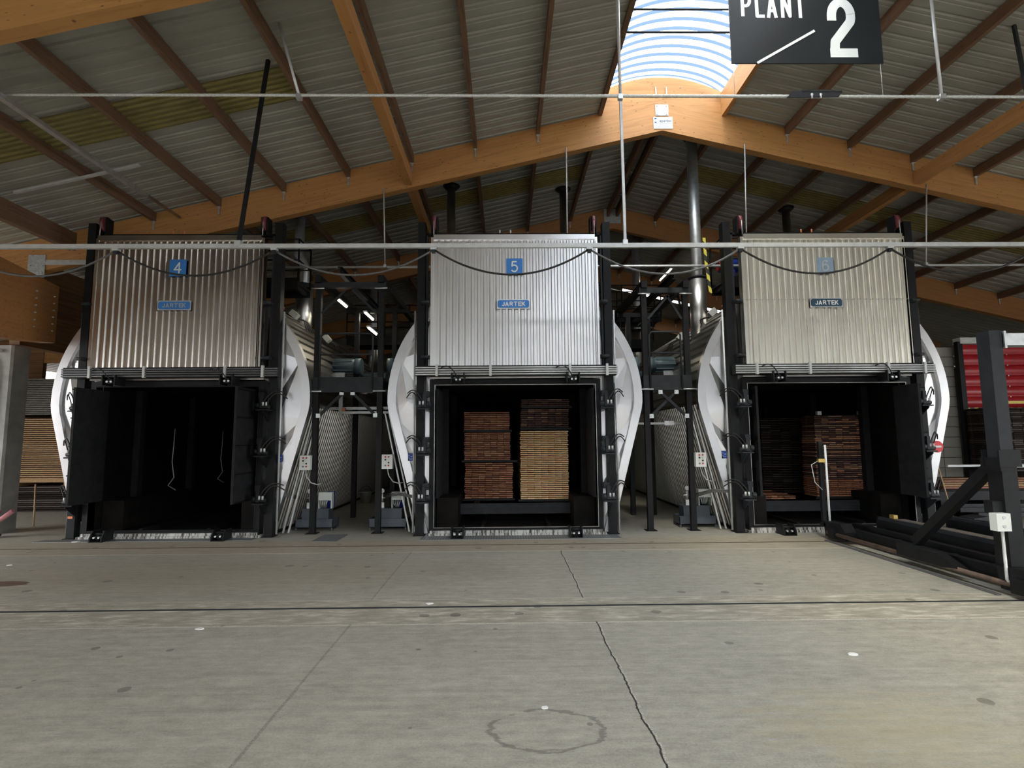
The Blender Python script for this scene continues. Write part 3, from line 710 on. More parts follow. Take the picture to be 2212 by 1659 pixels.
    for s in (-1, 1): MB().box(s * w2 - 0.03, s * w2 + 0.03, 11.535, 11.70, 3.57, 6.44).build('edge_trim', dm, d)
    if number == '6': MB().box(-w2, w2, 11.508, 11.512, 5.0, 5.006).build('sheet_joint', 'flue', d)
    nb = MB().box(-0.18, 0.18, 11.488, 11.498, 5.57, 5.94, 0).strokes(number, 0.0, 11.484, 5.63, 0.25, 0.165, 0.030, 1)
    nb.build('number_plate', ['fadedblue', 'fadedletter'] if number == '6' else ['blue', 'letter'], d)
    bl, le = {'4': ('blue', 'greyletter'), '5': ('blue', 'letter'), '6': ('darkblue', 'letter')}[number]
    npx = MB(); px = -0.03
    npx.box(px - 0.36, px + 0.36, 11.488, 11.498, 4.82, 5.03, 2)
    npx.prism([(px - 0.34, 4.87), (px - 0.31, 4.84), (px + 0.31, 4.84), (px + 0.34, 4.87), (px + 0.34, 4.98), (px + 0.31, 5.01), (px - 0.31, 5.01), (px - 0.34, 4.98)], 1, 11.482, 11.49, 0)
    npx.strokes('JARTEK', px, 11.479, 4.875, 0.10, 0.078, 0.021, 1, 0.016)
    npx.build('name_plate', [bl, le, 'conduit' if number != '5' else 'letter'], d)
    # --- cable tray across
    m = MB(); xa, xb = -2.12, 2.16
    if number == '4': xa, xb = -2.25, 2.24
    m.box(xa, xb, 11.44, 11.62, 3.36, 3.58, 0)
    tr = m.build('pipe_tray', 'black', k)
    for q in range(4):
        zz = 3.39 + q * 0.048
        MB().cyl((xa, 11.41, zz), (xb + 0.02, 11.41, zz), 0.017, 8).build('pipe', 'conduit' if number != '4' else 'cable', tr)
    for xx in (-1.67, -0.53, 1.16, 1.95): MB().box(xx - 0.025, xx + 0.025, 11.38, 11.44, 3.35, 3.60).build('strap', 'conduit', tr)
    # --- clamps
    def hosep(a, b, h_): return [Vector(a).lerp(Vector(b), j / 10) + Vector((0, -0.05 * math.sin(PI * j / 10), h_ * math.sin(PI * j / 10))) for j in range(11)]
    for s in (-1, 1):
        for zc in (2.70, 1.73, 0.75):
            m = MB()
            m.prism([(11.70, zc - 0.05), (11.42, zc - 0.05), (11.42, zc - 0.08), (11.70, zc - 0.28)], 0, s * 1.98 - 0.01, s * 1.98 + 0.01)
            m.box(s * 1.95 - 0.12, s * 1.95 + 0.12, 11.40, 11.70, zc - 0.05, zc - 0.02)
            m.cyl((s * 1.84, 11.5, zc + 0.03), (s * 2.08, 11.5, zc + 0.03), 0.045, 12)
            m.box(s * 1.93 - 0.035, s * 1.93 + 0.035, 11.45, 11.6, zc, zc + 0.28).box(s * 1.9 - 0.06, s * 1.9 + 0.06, 11.5, 11.68, zc + 0.22, zc + 0.34)
            m.cyl((s * 1.8, 11.5, zc + 0.06), (s * 1.88, 11.5, zc + 0.06), 0.06, 12)
            cl = m.build('door_clamp', 'dark' if number != '4' else 'black', k)
            [MB().cyl((s * q, 11.46, zc + 0.05), (s * q, 11.46, zc + 0.13), 0.022, 8).build('fitting', 'conduit', cl) for q in (1.96, 2.03)]
            MB().tube(hosep((s * 1.96, 11.46, zc + 0.12), (s * 2.34, 11.75, zc + 0.32), 0.14), 0.013, 6).build('hose', 'hose', cl)
            MB().tube(hosep((s * 2.03, 11.46, zc + 0.10), (s * 2.36, 11.75, zc + 0.22), 0.16), 0.013, 6).build('hose', 'hose', cl)
    for xx in (-1.22, 1.22):
        m = MB()
        for s in (-1, 1): m.prism([(11.62, 0.0), (11.28, 0.0), (11.28, 0.08), (11.36, 0.22), (11.62, 0.22)], 0, xx + s * 0.12 - 0.012, xx + s * 0.12 + 0.012)
        m.cyl((xx - 0.14, 11.40, 0.15), (xx + 0.14, 11.40, 0.15), 0.035, 12).cyl((xx, 11.34, 0.08), (xx, 11.6, 0.10), 0.05, 12).box(xx - 0.13, xx + 0.13, 11.27, 11.62, 0.0, 0.014)
        cl = m.build('door_clamp', 'black', k)
        [MB().cyl((xx + q, 11.30, 0.09), (xx + q, 11.37, 0.09), 0.02, 8).build('fitting', 'galv', cl) for q in (-0.05, 0.05)]
        m = MB()
        for s in (-1, 1): m.box(xx + s * 0.13 - 0.012, xx + s * 0.13 + 0.012, 11.34, 11.66, 3.20, 3.42)
        m.cyl((xx - 0.15, 11.42, 3.26), (xx + 0.15, 11.42, 3.26), 0.035, 12).cyl((xx, 11.38, 3.28), (xx, 11.62, 3.28), 0.06, 12)
        cl = m.build('door_clamp', 'black', k)
        MB().tube(hosep((xx, 11.38, 3.32), (xx - 0.36, 11.38, 3.52), 0.12), 0.012, 6).build('hose', 'hose', cl)
        [MB().cyl((xx + q, 11.34, 3.27), (xx + q, 11.38, 3.27), 0.022, 8).build('fitting', 'galv', cl) for q in (-0.03, 0.05)]
    # --- inner leaves, swung out of the opening
    for s in (-1, 1):
        yn = 11.0 if (number == '4' or s < 0) else 11.2
        if number == '5': yn, yfar = 11.8, 12.75
        elif number == '6' and s < 0: yn, yfar = 11.6, 12.4
        else: yfar = 11.93
        xx = s * 1.62 if number != '5' else s * 1.70
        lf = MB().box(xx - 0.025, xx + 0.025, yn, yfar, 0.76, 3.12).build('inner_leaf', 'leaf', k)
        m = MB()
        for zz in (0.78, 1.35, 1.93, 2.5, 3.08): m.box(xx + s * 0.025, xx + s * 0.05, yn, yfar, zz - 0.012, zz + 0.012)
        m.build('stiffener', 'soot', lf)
    # --- blue sticker
    sx = {'4': 2.19, '5': -2.28, '6': -2.28}[number]
    st = MB().box(sx - 0.055, sx + 0.055, YF - 0.09, YF - 0.084, 1.56, 1.72, 0)
    for (qx, qz, qw, qh) in ((-0.03, 1.68, 0.012, 0.016), (0.02, 1.655, 0.02, 0.018), (0.005, 1.60, 0.03, 0.012), (-0.03, 1.62, 0.012, 0.012)): st.box(sx + qx - qw, sx + qx + qw, YF - 0.093, YF - 0.09, qz - qh / 2, qz + qh / 2, 1)
    st.build('safety_sticker', ['navy', 'fadedblue'], k)
    # --- inclined cable ladder on the tapering side wall
    for s in ((1,) if number == '4' else (-1,)):
        for off in (0.12, 0.24):
            MB().bar((s * (2.09 + off), YF + 0.18, 0.02), (s * (2.72 + off * 0.75), YF + 0.18, 2.6), 0.05, 0.03).build('cable_channel', 'conduit', k)
    # junction boxes and cable tangle on the shoulder of the shell
    for s, yy in ((1, 13.0), (1, 14.6), (-1, 13.0), (-1, 14.6)):
        if (number == '4' and s < 0) or (number == '6' and s > 0): continue
        a = R(48 if yy < 14 else 40); ux, uz = s * math.cos(a), math.sin(a)
        p = Vector((ux * 2.85, yy, 2.9 + uz * 2.85))
        MB().bar(p, p + Vector((ux * 0.14, 0, uz * 0.14)), 0.16, 0.2).build('junction_box', 'white', k)
        m = MB()
        for j in range(4):
            q = p + Vector((-uz * s * 0.2 * s, 0.1 + j * 0.05, 0)); m.tube([p + Vector((0, 0.1, 0)), p + Vector((ux * 0.1 - uz * s * -0.15, 0.25 + 0.1 * j, uz * 0.1 - 0.1)), p + Vector((ux * 0.02 + uz * 0.2 * s, 0.5 + 0.2 * j, -0.22))], 0.012, 6)
        m.build('cable', 'cable', k)
        MB().bar(p + Vector((uz * -0.2 * s, -0.3, 0.2)), p + Vector((uz * -0.12 * s, -0.3, 0.12)), 0.05, 0.05).build('cap', 'orange', k)
    # fan motors on the side of the shell
    for s in (-1, 1):
        if (number == '4' and s < 0) or (number == '6' and s > 0): continue
        for yy in (14.2, 17.2):
            m = MB(); xa, xb = s * 2.58, s * 3.28
            m.cyl((xa, yy, 3.95), (xb, yy, 3.95), 0.19, 20)
            for j in range(10): 
                tt = 2 * PI * j / 10; m.bar((xa, yy + 0.2 * math.cos(tt), 3.95 + 0.2 * math.sin(tt)), (xb - s * 0.2, yy + 0.2 * math.cos(tt), 3.95 + 0.2 * math.sin(tt)), 0.02, 0.03)
            f = m.build('fan_motor', 'motor', k)
            MB().cyl((xb - s * 0.14, yy, 3.95), (xb + s * 0.02, yy, 3.95), 0.215, 20).build('fan_cover', 'motor', f)
            MB().box(min(xa, xa + s * 0.3), max(xa, xa + s * 0.3), yy - 0.1, yy + 0.1, 3.5, 3.78).build('motor_foot', 'galv', f)
    return k
rng = random.Random(4)
KX = {'4': -7.07, '5': 0.22, '6': 7.05}
k4 = kiln(KX['4'], '4', rng, 'left kiln with number 4 on its raised door and an empty chamber')
k5 = kiln(KX['5'], '5', rng, 'middle kiln with number 5 on its raised door, loaded with two stacks')
k6 = kiln(KX['6'], '6', rng, 'right kiln with a faded number 6 on its raised door')
# no-entry sticker and extra bits
ns = MB().cyl((0, 0, 0), (0, -0.008, 0), 0.13, 28, 0).box(-0.085, 0.085, -0.012, -0.008, -0.02, 0.02, 1)
ns.build('no_entry_sticker', ['signred', 'letter'], k6, (2.42, YF - 0.1, 1.78))
# hanging cables inside kiln 4
for xx, yy in ((-1.5, 14.2), (-1.5, 16.6)):
    m = MB().tube([(xx, yy, 2.35), (xx + 0.02, yy - 0.05, 1.9), (xx - 0.03, yy, 1.5), (xx + 0.04, yy, 1.1), (xx - 0.1, yy, 0.9), (xx + 0.1, yy, 0.78)], 0.012, 6)
    m.build('hanging_cable', 'conduit', k4)
MB().box(-2.06 - 0.06, -2.06 + 0.04, 11.69, 11.70, 0.42, 0.47).build('orange_sticker', 'orange', k4)

# ================================================================== LUMBER, CARTS
def cart(cxk, x0, x1, y0, y1, label):
    t = thing('kiln_cart', label, 'cart', (cxk, 0, 0), 'kiln carts')
    m = MB()
    m.box(x0, x1, y0, y0 + 0.1, 0.29, 0.41).box(x0, x1, y0, y0 + 0.1, 0.42, 0.52)
    m.box(x0 - 0.01, x1 + 0.01, y0 - 0.02, y0, 0.285, 0.305).box(x0 - 0.01, x1 + 0.01, y0 - 0.02, y0, 0.405, 0.425).box(x0 - 0.01, x1 + 0.01, y0 - 0.02, y0, 0.505, 0.525)
    m.build('end_beam', 'dark', t)
    for xx in (x0 + 0.4, x1 - 0.4): MB().box(xx - 0.07, xx + 0.07, y0 + 0.1, y1, 0.29, 0.52).build('side_beam', 'black', t)
    for xx in (x0 + 0.62, x1 - 0.62):
        for yy in (y0 + 0.5, y1 - 0.5): MB().cyl((xx - 0.04, yy, 0.30), (xx + 0.04, yy, 0.30), 0.128, 18).build('wheel', 'black', t)
    return t
def stack_stuff(name, x0, x1, y0, y1, z0, layers, cols, mats, label, rng, bh=0.028, pitch=0.0455, lean=0.0, cat='boards'):
    m = MB(); bw = (x1 - x0) / cols
    for r in range(layers):
        jx = rng.uniform(-0.012, 0.012) + lean * r
        row = rng.randrange(len(mats))
        for c in range(cols):
            g = rng.uniform(0.002, 0.007)
            mi = row if rng.random() < 0.6 else rng.randrange(len(mats))
            dy = rng.uniform(0, 0.03)
            m.box(x0 + c * bw + g + jx, x0 + (c + 1) * bw - g + jx, y0 + dy, y1, z0 + r * pitch, z0 + r * pitch + bh, mi)
        for yy in (0.4, 1.2, 2.2):
            m.box(x0 + 0.01 + jx, x1 - 0.01 + jx, y0 + min(yy, (y1 - y0) * 0.8), y0 + min(yy, (y1 - y0) * 0.8) + 0.05, z0 + r * pitch + bh, z0 + (r + 1) * pitch, 0)
    o = m.build(name, mats, fix=False); tag(o, label, cat, None, 'stuff'); return o
BM = {}
def boards_individual(x0, x1, y0, y1, z0, layers, cols, mats, rng, what, group, bh=0.028, pitch=0.0455):
    bw = (x1 - x0) / cols
    for r in range(layers):
        jx = rng.uniform(-0.012, 0.012)
        for c in range(cols):
            mi = rng.randrange(len(mats)); key = (id(mats), mi, cols)
            if key not in BM:
                o = MB().box(-bw / 2 + 0.004, bw / 2 - 0.004, 0, y1 - y0, 0, bh).build('sawn_board', mats[mi]); BM[key] = o
            else:
                o = BM[key].copy(); COL.objects.link(o)
            o.location = (x0 + (c + 0.5) * bw + jx, y0 + rng.uniform(0, 0.03), z0 + r * pitch)
            tag(o, '%s board, %s from left in the %s layer from the top' % (what, ordinal(c + 1), ordinal(layers - r)), 'board', group)
def bearer(x0, x1, y, z, label, hh=0.05, mat='black', n=1):
    o = MB().box(x0, x1, y, y + 0.09, z, z + hh).build('bearer_beam', mat); tag(o, label, 'beam'); return o
rng = random.Random(11)
cart(0.0, -1.09, 1.60, 12.88, 17.5, 'black kiln cart under the two lumber stacks in the middle kiln')
c6 = cart(0.0, 6.08, 8.79, 12.88, 17.5, 'black kiln cart with one brown stack in the right kiln')
# right pale pack
boards_individual(0.355, 1.515, 13.15, 17.2, 0.585, 36, 7, PALE, rng, 'pale', 'pale boards of the bright stack')
bearer(0.30, 1.58, 13.12, 0.53, 'dark bearer under the pale board stack in the middle kiln', 0.05)
bearer(0.36, 1.60, 13.12, 2.235, 'dark bearer between the pale pack and the dark pack above it', 0.05)
stack_stuff('dark_boards', 0.375, 1.545, 13.15, 17.2, 2.295, 10, 7, DARKB, 'dark brown boards on top of the pale stack in the middle kiln', rng)
bearer(0.39, 1.62, 13.12, 2.755, 'thin dark bearer inside the dark pack atop the pale stack', 0.05)
stack_stuff('dark_boards', 0.385, 1.555, 13.15, 17.2, 2.81, 4, 7, DARKB, 'topmost dark boards under the kiln ceiling above the pale stack', rng)
# left brown pack
bearer(-1.05, 0.22, 13.42, 0.53, 'dark bearer under the brown stack in the middle kiln', 0.05)
stack_stuff('brown_boards', -1.01, 0.17, 13.45, 17.2, 0.585, 13, 7, BROWN, 'lower brown boards of the left stack in the middle kiln', rng)
boards_individual(-1.0, 0.18, 13.45, 17.2, 0.585 + 13 * 0.0455, 6, 7, BROWN, rng, 'reddish brown', 'brown boards of the left stack')
bearer(-1.08, 0.29, 13.42, 1.455, 'dark bearer halfway up the brown stack in the middle kiln', 0.05)
stack_stuff('brown_boards', -1.02, 0.12, 13.45, 17.2, 1.51, 15, 7, BROWN, 'middle brown boards of the left stack in the middle kiln', rng)
bearer(-1.05, 0.16, 13.42, 2.195, 'dark bearer near the top of the brown stack', 0.05)
stack_stuff('brown_boards', -1.02, 0.11, 13.45, 17.2, 2.25, 10, 7, BROWN, 'upper brown boards of the left stack in the middle kiln', rng)
# kiln 6
bearer(7.45, 8.80, 13.12, 0.53, 'dark bearer under the brown stack in the right kiln', 0.05)
stack_stuff('brown_boards', 7.50, 8.74, 13.15, 13.75, 0.585, 9, 7, BROWN, 'reddish brown lowest boards of the stack in the right kiln', rng)
stack_stuff('brown_boards', 7.50, 8.70, 13.15, 13.75, 0.585 + 9 * 0.0455, 34, 7, DARKB + BROWN[3:], 'dark brown leaning boards of the stack in the right kiln', rng, lean=0.0015)
for xx, lb in ((7.66, 'left'), (8.68, 'right')): bearer(xx - 0.05, xx + 0.05, 13.12, 2.545, 'grey block on the %s of the top of the stack in the right kiln' % lb, 0.09, 'conduit')
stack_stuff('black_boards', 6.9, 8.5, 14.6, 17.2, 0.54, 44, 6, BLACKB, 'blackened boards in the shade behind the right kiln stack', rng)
stack_stuff('brown_boards', 6.12, 7.02, 13.2, 16, 0.53, 2, 6, BROWN, 'few reddish boards lying flat on the left end of the right kiln cart', rng)

# ================================================================== ALLEY TOWERS
def tower(xa, xb, yc, ztop, label, sgn):
    t = thing('steel_tower', label, 'steel frame', (0, yc, 0), 'steel service towers')
    for x in (xa, xb):
        MB().box(x - 0.06, x + 0.06, -0.06, 0.06, 0.012, ztop - 0.15).box(x - 0.12, x + 0.12, -0.12, 0.12, 0, 0.012).build('leg', 'black', t)
        MB().box(x - 0.06 + (0.2 if x == xa else -0.2), x + 0.06 + (0.2 if x == xa else -0.2), 2.4, 2.52, 0.0, ztop - 0.15).build('leg', 'black', t)
        MB().bar((x, -0.15, ztop + 0.03), (x, 4.1, ztop + 0.03), 0.13, 0.16).build('runner_beam', 'black', t)
    MB().box(xa - 0.1, xb + 0.1, -0.07, 0.07, ztop - 0.15, ztop - 0.03).build('top_beam', 'dark', t)
    MB().box(xa - 0.1, xb + 0.1, 2.4, 2.52, ztop - 0.15, ztop - 0.03).build('top_beam', 'black', t)
    xm = (xa + xb) / 2 - sgn * 0.12
    MB().bar((xm, -0.45, ztop + 0.06), (xm, 3.9, ztop + 0.06), 0.10, 0.02).bar((xm, -0.45, ztop + 0.20), (xm, 3.9, ztop + 0.20), 0.10, 0.02).bar((xm, -0.45, ztop + 0.13), (xm, 3.9, ztop + 0.13), 0.015, 0.14).build('hoist_beam', 'black', t)
    MB().box(xa - 0.07, xb + 0.07, -0.07, 0.02, 3.14, 3.42).box(xa - 0.1, xb + 0.1, -0.10, 0.08, 3.08, 3.14).build('platform_beam', 'dark', t)
    MB().box(xa - 0.05, xb + 0.05, -0.02, 2.4, 3.36, 3.42).build('platform', 'black', t)
    r0, r1 = xa + 0.08, xb - 0.16
    MB().tube([(r0, -0.09, 3.1), (r0, -0.09, 4.33), (r0 + 0.06, -0.09, 4.40), (r1 - 0.06, -0.09, 4.40), (r1, -0.09, 4.33), (r1, -0.09, 3.1)], 0.022, 8).cyl((r0, -0.09, 3.92), (r1, -0.09, 3.92), 0.018, 8).build('guard_rail', 'dark', t)
    # knee braces below platform and on top
    c = (xa + xb) / 2
    if sgn > 0:
        ends = [((xa + 0.08, 2.56), (c - 0.12, 3.06)), ((xb - 0.08, 2.56), (c + 0.12, 3.06))]
    else: ends = [((xa + 0.08, 2.50), (c + 0.18, 3.04)), ((xb - 0.08, 2.50), (c - 0.18, 3.04))]
    for j, (p, q) in enumerate(ends):
        br = MB().bar((p[0], -0.03 - 0.03 * j, p[1]), (q[0], -0.03 - 0.03 * j, q[1]), 0.05, 0.06).build('brace', 'dark', t)
        m = MB()
        for u in (p, q): m.box(u[0] - 0.045, u[0] + 0.045, -0.10, -0.06, u[1] - 0.045, u[1] + 0.045); m.cyl((u[0], -0.12, u[1]), (u[0], -0.10, u[1]), 0.018, 8)
        m.build('bolt_plate', 'galv', br)
    br = MB().bar((xa + 0.08, -0.03, ztop - 0.75), (c - sgn * 0.1, -0.03, ztop - 0.2), 0.04, 0.05).build('brace', 'dark', t)
    br = MB().bar((xb - 0.02, 0.4, ztop - 0.1), (xb - 0.02, 0.02, ztop - 0.8), 0.04, 0.05).build('brace', 'dark', t)
    br = MB().bar((xb - 0.1, -0.03, ztop - 0.75), (c + 0.05, -0.03, ztop - 0.2), 0.04, 0.05).build('brace', 'dark', t)
    for x in (xa, xb):
        for zz in (3.10, ztop - 0.18):
            MB().cyl((x - 0.14, -0.10, zz), (x + 0.14, -0.10, zz), 0.016, 8).build('clamp_bolt', 'galv', t)
    return t
tower(-4.22, -2.80, 12.12, 5.62, 'black steel tower with railing between the left and middle kilns', 1)
tower(3.17, 4.12, 12.10, 5.46, 'black steel tower with railing between the middle and right kilns', -1)
def lamp(x, y, z, ln, label):
    t = thing('tube_lamp', label, 'lamp', (x, y, z), 'fluorescent tube lamps')
    MB().box(-0.045, 0.045, 0, ln, 0.02, 0.06).build('housing', 'lampbody', t)
    MB().cyl((0, 0.03, 0.0), (0, ln - 0.03, 0.0), 0.022, 10).build('tube', 'tube', t)
lamp(-4.06, 12.95, 5.42, 0.75, 'lit tube lamp under the left runner of the left tower')
lamp(-3.75, 14.3, 5.42, 0.9, 'lit tube lamp deeper under the left tower')
lamp(-3.55, 13.9, 4.92, 0.9, 'large lit tube lamp in the middle of the left tower top')
lamp(3.05, 16.6, 5.5, 1.4, 'lit tube lamp above the catwalk beside the middle kiln')
lamp(6.55, 20.6, 8.62, 1.6, 'lit tube lamp hanging under the roof between the middle and right kilns')

def power_pack(xc, yc, label, flip=1):
    t = thing('hydraulic_power_pack', label, 'power pack', (xc, yc, 0), 'hydraulic power packs')
    m = MB(); w_, d_ = 0.42, 0.24
    m.box(-w_, w_, -d_, d_, 0.06, 0.075)
    m.box(-w_, w_, -d_, -d_ + 0.012, 0.06, 0.25).box(-w_, w_, d_ - 0.012, d_, 0.06, 0.25).box(-w_, -w_ + 0.012, -d_, d_, 0.06, 0.25).box(w_ - 0.012, w_, -d_, d_, 0.06, 0.25)
    m.box(-w_ - 0.015, w_ + 0.015, -d_ - 0.015, -d_ + 0.012, 0.24, 0.255)
    for sx in (-1, 1):
        for sy in (-1, 1): m.box(sx * (w_ - 0.02) - 0.02, sx * (w_ - 0.02) + 0.02, sy * (d_ - 0.02) - 0.02, sy * (d_ - 0.02) + 0.02, 0, 0.06)
    m.build('drip_tray', 'tank', t)
    m = MB().box(-0.30, 0.30, -0.17, 0.17, 0.10, 0.46).box(-0.32, 0.32, -0.19, 0.19, 0.46, 0.475); m.build('oil_tank', 'tank', t)
    bx = 0.06
    m = MB().box(bx, bx + 0.30, -0.16, 0.0, 0.66, 0.84); m.build('control_box', 'white', t)
    [MB().box(bx + q, bx + q + 0.02, -0.15, 0.0, 0.475, 0.66).build('box_stand', 'white', t) for q in (0, 0.28)]
    m = MB()
    for q in range(4): m.tube([(bx + 0.05 + q * 0.05, -0.14, 0.66), (bx + 0.06 + q * 0.04, -0.17, 0.58), (bx + 0.10 + q * 0.02, -0.12, 0.5)], 0.012, 6)
    m.build('cable', 'conduit', t)
    m = MB().cyl((bx + 0.2, 0.1, 0.475), (bx + 0.2, 0.1, 0.84), 0.09, 16); m.build('pump_motor', 'bluemotor' if flip > 0 else 'motor', t)
    m = MB().box(-0.22, -0.12, -0.1, 0.0, 0.475, 0.60).cyl((-0.17, -0.05, 0.60), (-0.17, -0.05, 0.80), 0.025, 10).cyl((-0.26, -0.05, 0.70), (-0.10, -0.05, 0.70), 0.022, 8); m.build('valve_block', 'galv', t)
    m = MB().cyl((-0.17, -0.085, 0.86), (-0.17, -0.045, 0.86), 0.05, 18); m.build('pressure_gauge', 'letter', t)
power_pack(-4.32, 12.72, 'grey hydraulic power pack at the foot of the left post of the left tower')
power_pack(-2.66, 12.70, 'grey hydraulic power pack beside the left foot of the middle kiln')
power_pack(4.35, 12.70, 'grey hydraulic power pack beside the left foot of the right kiln', -1)
def control_panel(xc, y, z0, label):
    t = thing('control_panel', label, 'control panel', (xc, y, z0), 'push-button control panels')
    MB().box(-0.115, 0.115, -0.10, 0.02, 0, 0.31).build('enclosure', 'white', t)
    cols = [['red', 'red'], ['black', 'white'], ['white', 'black'], ['motor', 'red']]
    for r in range(4):
        for c in range(2):
            MB().cyl((-0.035 + c * 0.07, -0.118, 0.26 - r * 0.062), (-0.035 + c * 0.07, -0.10, 0.26 - r * 0.062), 0.018, 10).build('button', cols[r][c], t)
    MB().tube([(0.0, -0.04, 0.0), (0.03, -0.04, -0.15), (0.12, -0.02, -0.28), (0.24, 0.0, -0.32), (0.34, 0.03, -0.30)], 0.012, 6).build('cable', 'conduit', t)
    MB().box(-0.03, 0.03, 0.02, 0.06, 0.05, 0.25).build('bracket', 'galv', t)
control_panel(-4.36, 12.02, 1.38, 'white button panel on the left post of the left tower')
control_panel(-2.58, 12.02, 1.39, 'white button panel on the right post of the left tower')
control_panel(4.28, 12.02, 1.38, 'white button panel on the right post of the right tower')
# hydraulic pipes from packs to kilns
for p, q, lb in (((-4.6, 12.3, 0.72), (-4.95, 11.80, 0.80), 'left power pack to the left kiln'), ((-2.7, 12.3, 0.75), (-1.98, 11.82, 0.78), 'middle power pack to the middle kiln'), ((4.25, 12.3, 0.70), (4.82, 11.82, 0.84), 'right power pack to the right kiln')):
    m = MB(); P, Q = Vector(p), Vector(q)
    for j in range(3): m.tube([P + Vector((0, 0, j * 0.03)), P.lerp(Q, 0.5) + Vector((0, -0.05, 0.06 + j * 0.025)), Q + Vector((0, 0, j * 0.02))], 0.013, 6)
    tag(m.build('hydraulic_hose', 'cable'), 'bundle of grey hydraulic hoses from the ' + lb, 'hose')
# cable bridge, bucket
t = thing('cable_bridge', 'pale galvanised cable bridge across the alley below the left tower', 'cable tray', (0, 13.2, 2.65))
MB().box(-4.5, -2.5, -0.04, 0.04, 0.10, 0.17).box(-3.95, -2.75, -0.12, -0.05, 0.0, 0.06).build('channel', 'conduit', t)
MB().box(-4.02, -3.93, -0.1, -0.04, -0.05, 0.5).build('drop_arm', 'conduit', t)
for x in (-3.9, -3.0): MB().box(x - 0.04, x + 0.04, -0.13, -0.04, 0.07, 0.14).build('clip', 'orange', t)
t = thing('cable_bridge', 'pale strut across the alley below the right tower', 'cable tray', (0, 12.7, 2.33))
MB().box(3.1, 4.15, -0.03, 0.03, 0, 0.05).build('channel', 'conduit', t)
MB().box(3.72, 3.95, -0.05, 0.05, -0.02, 0.08).build('clip', 'galv', t)
def inspection_light(): pass
t = thing('zinc_bucket', 'zinc bucket standing in the alley between the left and middle kilns', 'bucket', (-4.55, 17.9, 0))
m = MB(); m.tube([(0, 0, 0.0), (0, 0, 0.34), (0, 0, 0.36)], [0.13, 0.2, 0.21], 20); m.build('pail', 'galv', t)
MB().tube([(-0.2, 0, 0.34), (-0.12, 0.02, 0.5), (0, 0.03, 0.55), (0.12, 0.02, 0.5), (0.2, 0, 0.34)], 0.008, 6).build('handle', 'dark', t)
m = MB().cyl((-3.75, 19.5, 0.02), (-3.35, 19.6, 2.2), 0.015, 8)

# ================================================================== FLUES, CATWALKS
def flue(x, y, z0, zt, r, label, low=None, elbow=0.0):
    t = thing('exhaust_flue', label, 'flue', (x, y, 0), 'exhaust flues')
    if low:
        MB().cyl((0, 0, z0), (0, 0, low), 0.215, 24).build('insulated_sleeve', 'steel', t)
        MB().cyl((0, 0, low), (0, 0, low + 0.06), 0.23, 24).build('flange', 'dark', t)
    if elbow: p = [(0, 0, z0), (0, 0, low + 0.5), (-elbow * 0.4, 0, low + 0.68), (-elbow, 0, low + 0.85), (-elbow, 0, zt)]
    else: p = [(0, 0, z0), (0, 0, zt)]
    MB().tube(p, r, 20).build('pipe', 'galv' if low else 'flue', t)
    xe = -elbow
    MB().tube([(xe, 0, zt - 0.14), (xe, 0, zt - 0.02)], [r + 0.01, r + 0.13], 20).build('roof_collar', 'black', t)
flue(-5.27, 14.0, 4.6, roofz(-5.42) - 0.02, 0.125, 'shiny flue with thick lower sleeve behind the left kiln door', 6.05, 0.17)
flue(-1.47, 14.5, 5.4, roofz(-1.47) - 0.02, 0.115, 'dull flue rising left behind the middle kiln door')
flue(1.85, 16.25, 5.2, roofz(1.8) - 0.05, 0.115, 'dull flue rising right behind the middle kiln door')
flue(5.02, 13.7, 4.5, roofz(5.02) - 0.02, 0.14, 'tall shiny flue left behind the right kiln door', 6.12)
flue(8.84, 16.25, 5.0, roofz(8.84) - 0.02, 0.12, 'dull flue rising behind the right kiln door')
flue(-4.85, 19.7, 4.3, roofz(-4.85) - 0.02, 0.13, 'shiny flue deep between the left and middle kilns', 6.0)
flue(5.0, 20.0, 4.5, roofz(5.0) - 0.02, 0.14, 'shiny flue deep between the middle and right kilns', 6.0)

def railing(mb, pts, h, n_mid=2, r=0.02):
    for a in pts: mb.cyl((a[0], a[1], a[2]), (a[0], a[1], a[2] + h), r, 6)
    for j in range(n_mid):
        z = h * (j + 1) / n_mid
        mb.tube([(a[0], a[1], a[2] + z) for a in pts], r, 6)
def catwalk(x0, x1, y0, y1, z, label, sides):
    t = thing('catwalk', label, 'catwalk', (0, 0, z), 'service catwalks')
    MB().box(x0, x1, y0, y1, -0.06, 0).box(x0, x1, y0 - 0.02, y0, -0.2, 0.08).box(x0, x1, y1, y1 + 0.02, -0.2, 0.08).build('deck', 'black', t)
    for s in sides:
        m = MB()
        if s in 'fb':
            yy = y0 if s == 'f' else y1; nn = max(2, int((x1 - x0) / 0.9) + 1)
            railing(m, [(x0 + (x1 - x0) * i / (nn - 1), yy, 0) for i in range(nn)], 1.05)
        else:
            xx = x0 if s == 'l' else x1; nn = max(2, int((y1 - y0) / 1.1) + 1)
            railing(m, [(xx, y0 + (y1 - y0) * i / (nn - 1), 0) for i in range(nn)], 1.05)
        m.build('railing', 'black', t)
    for xx in (x0 + 0.1, x1 - 0.1): MB().bar((xx, y0, -0.1), (xx, y1, -0.1), 0.08, 0.12).build('joist', 'black', t)
catwalk(-6.4, -5.0, 12.85, 13.65, 5.86, 'black catwalk behind the right post of the left kiln', 'rfb')
catwalk(-4.9, -2.0, 16.6, 17.5, 5.15, 'black catwalk crossing the alley between the left and middle kilns', 'fb')
catwalk(2.6, 4.6, 16.5, 17.2, 4.98, 'black catwalk crossing low between the middle and right kilns', 'fb')
catwalk(2.6, 5.2, 17.6, 18.4, 6.05, 'black catwalk crossing higher between the middle and right kilns', 'fb')
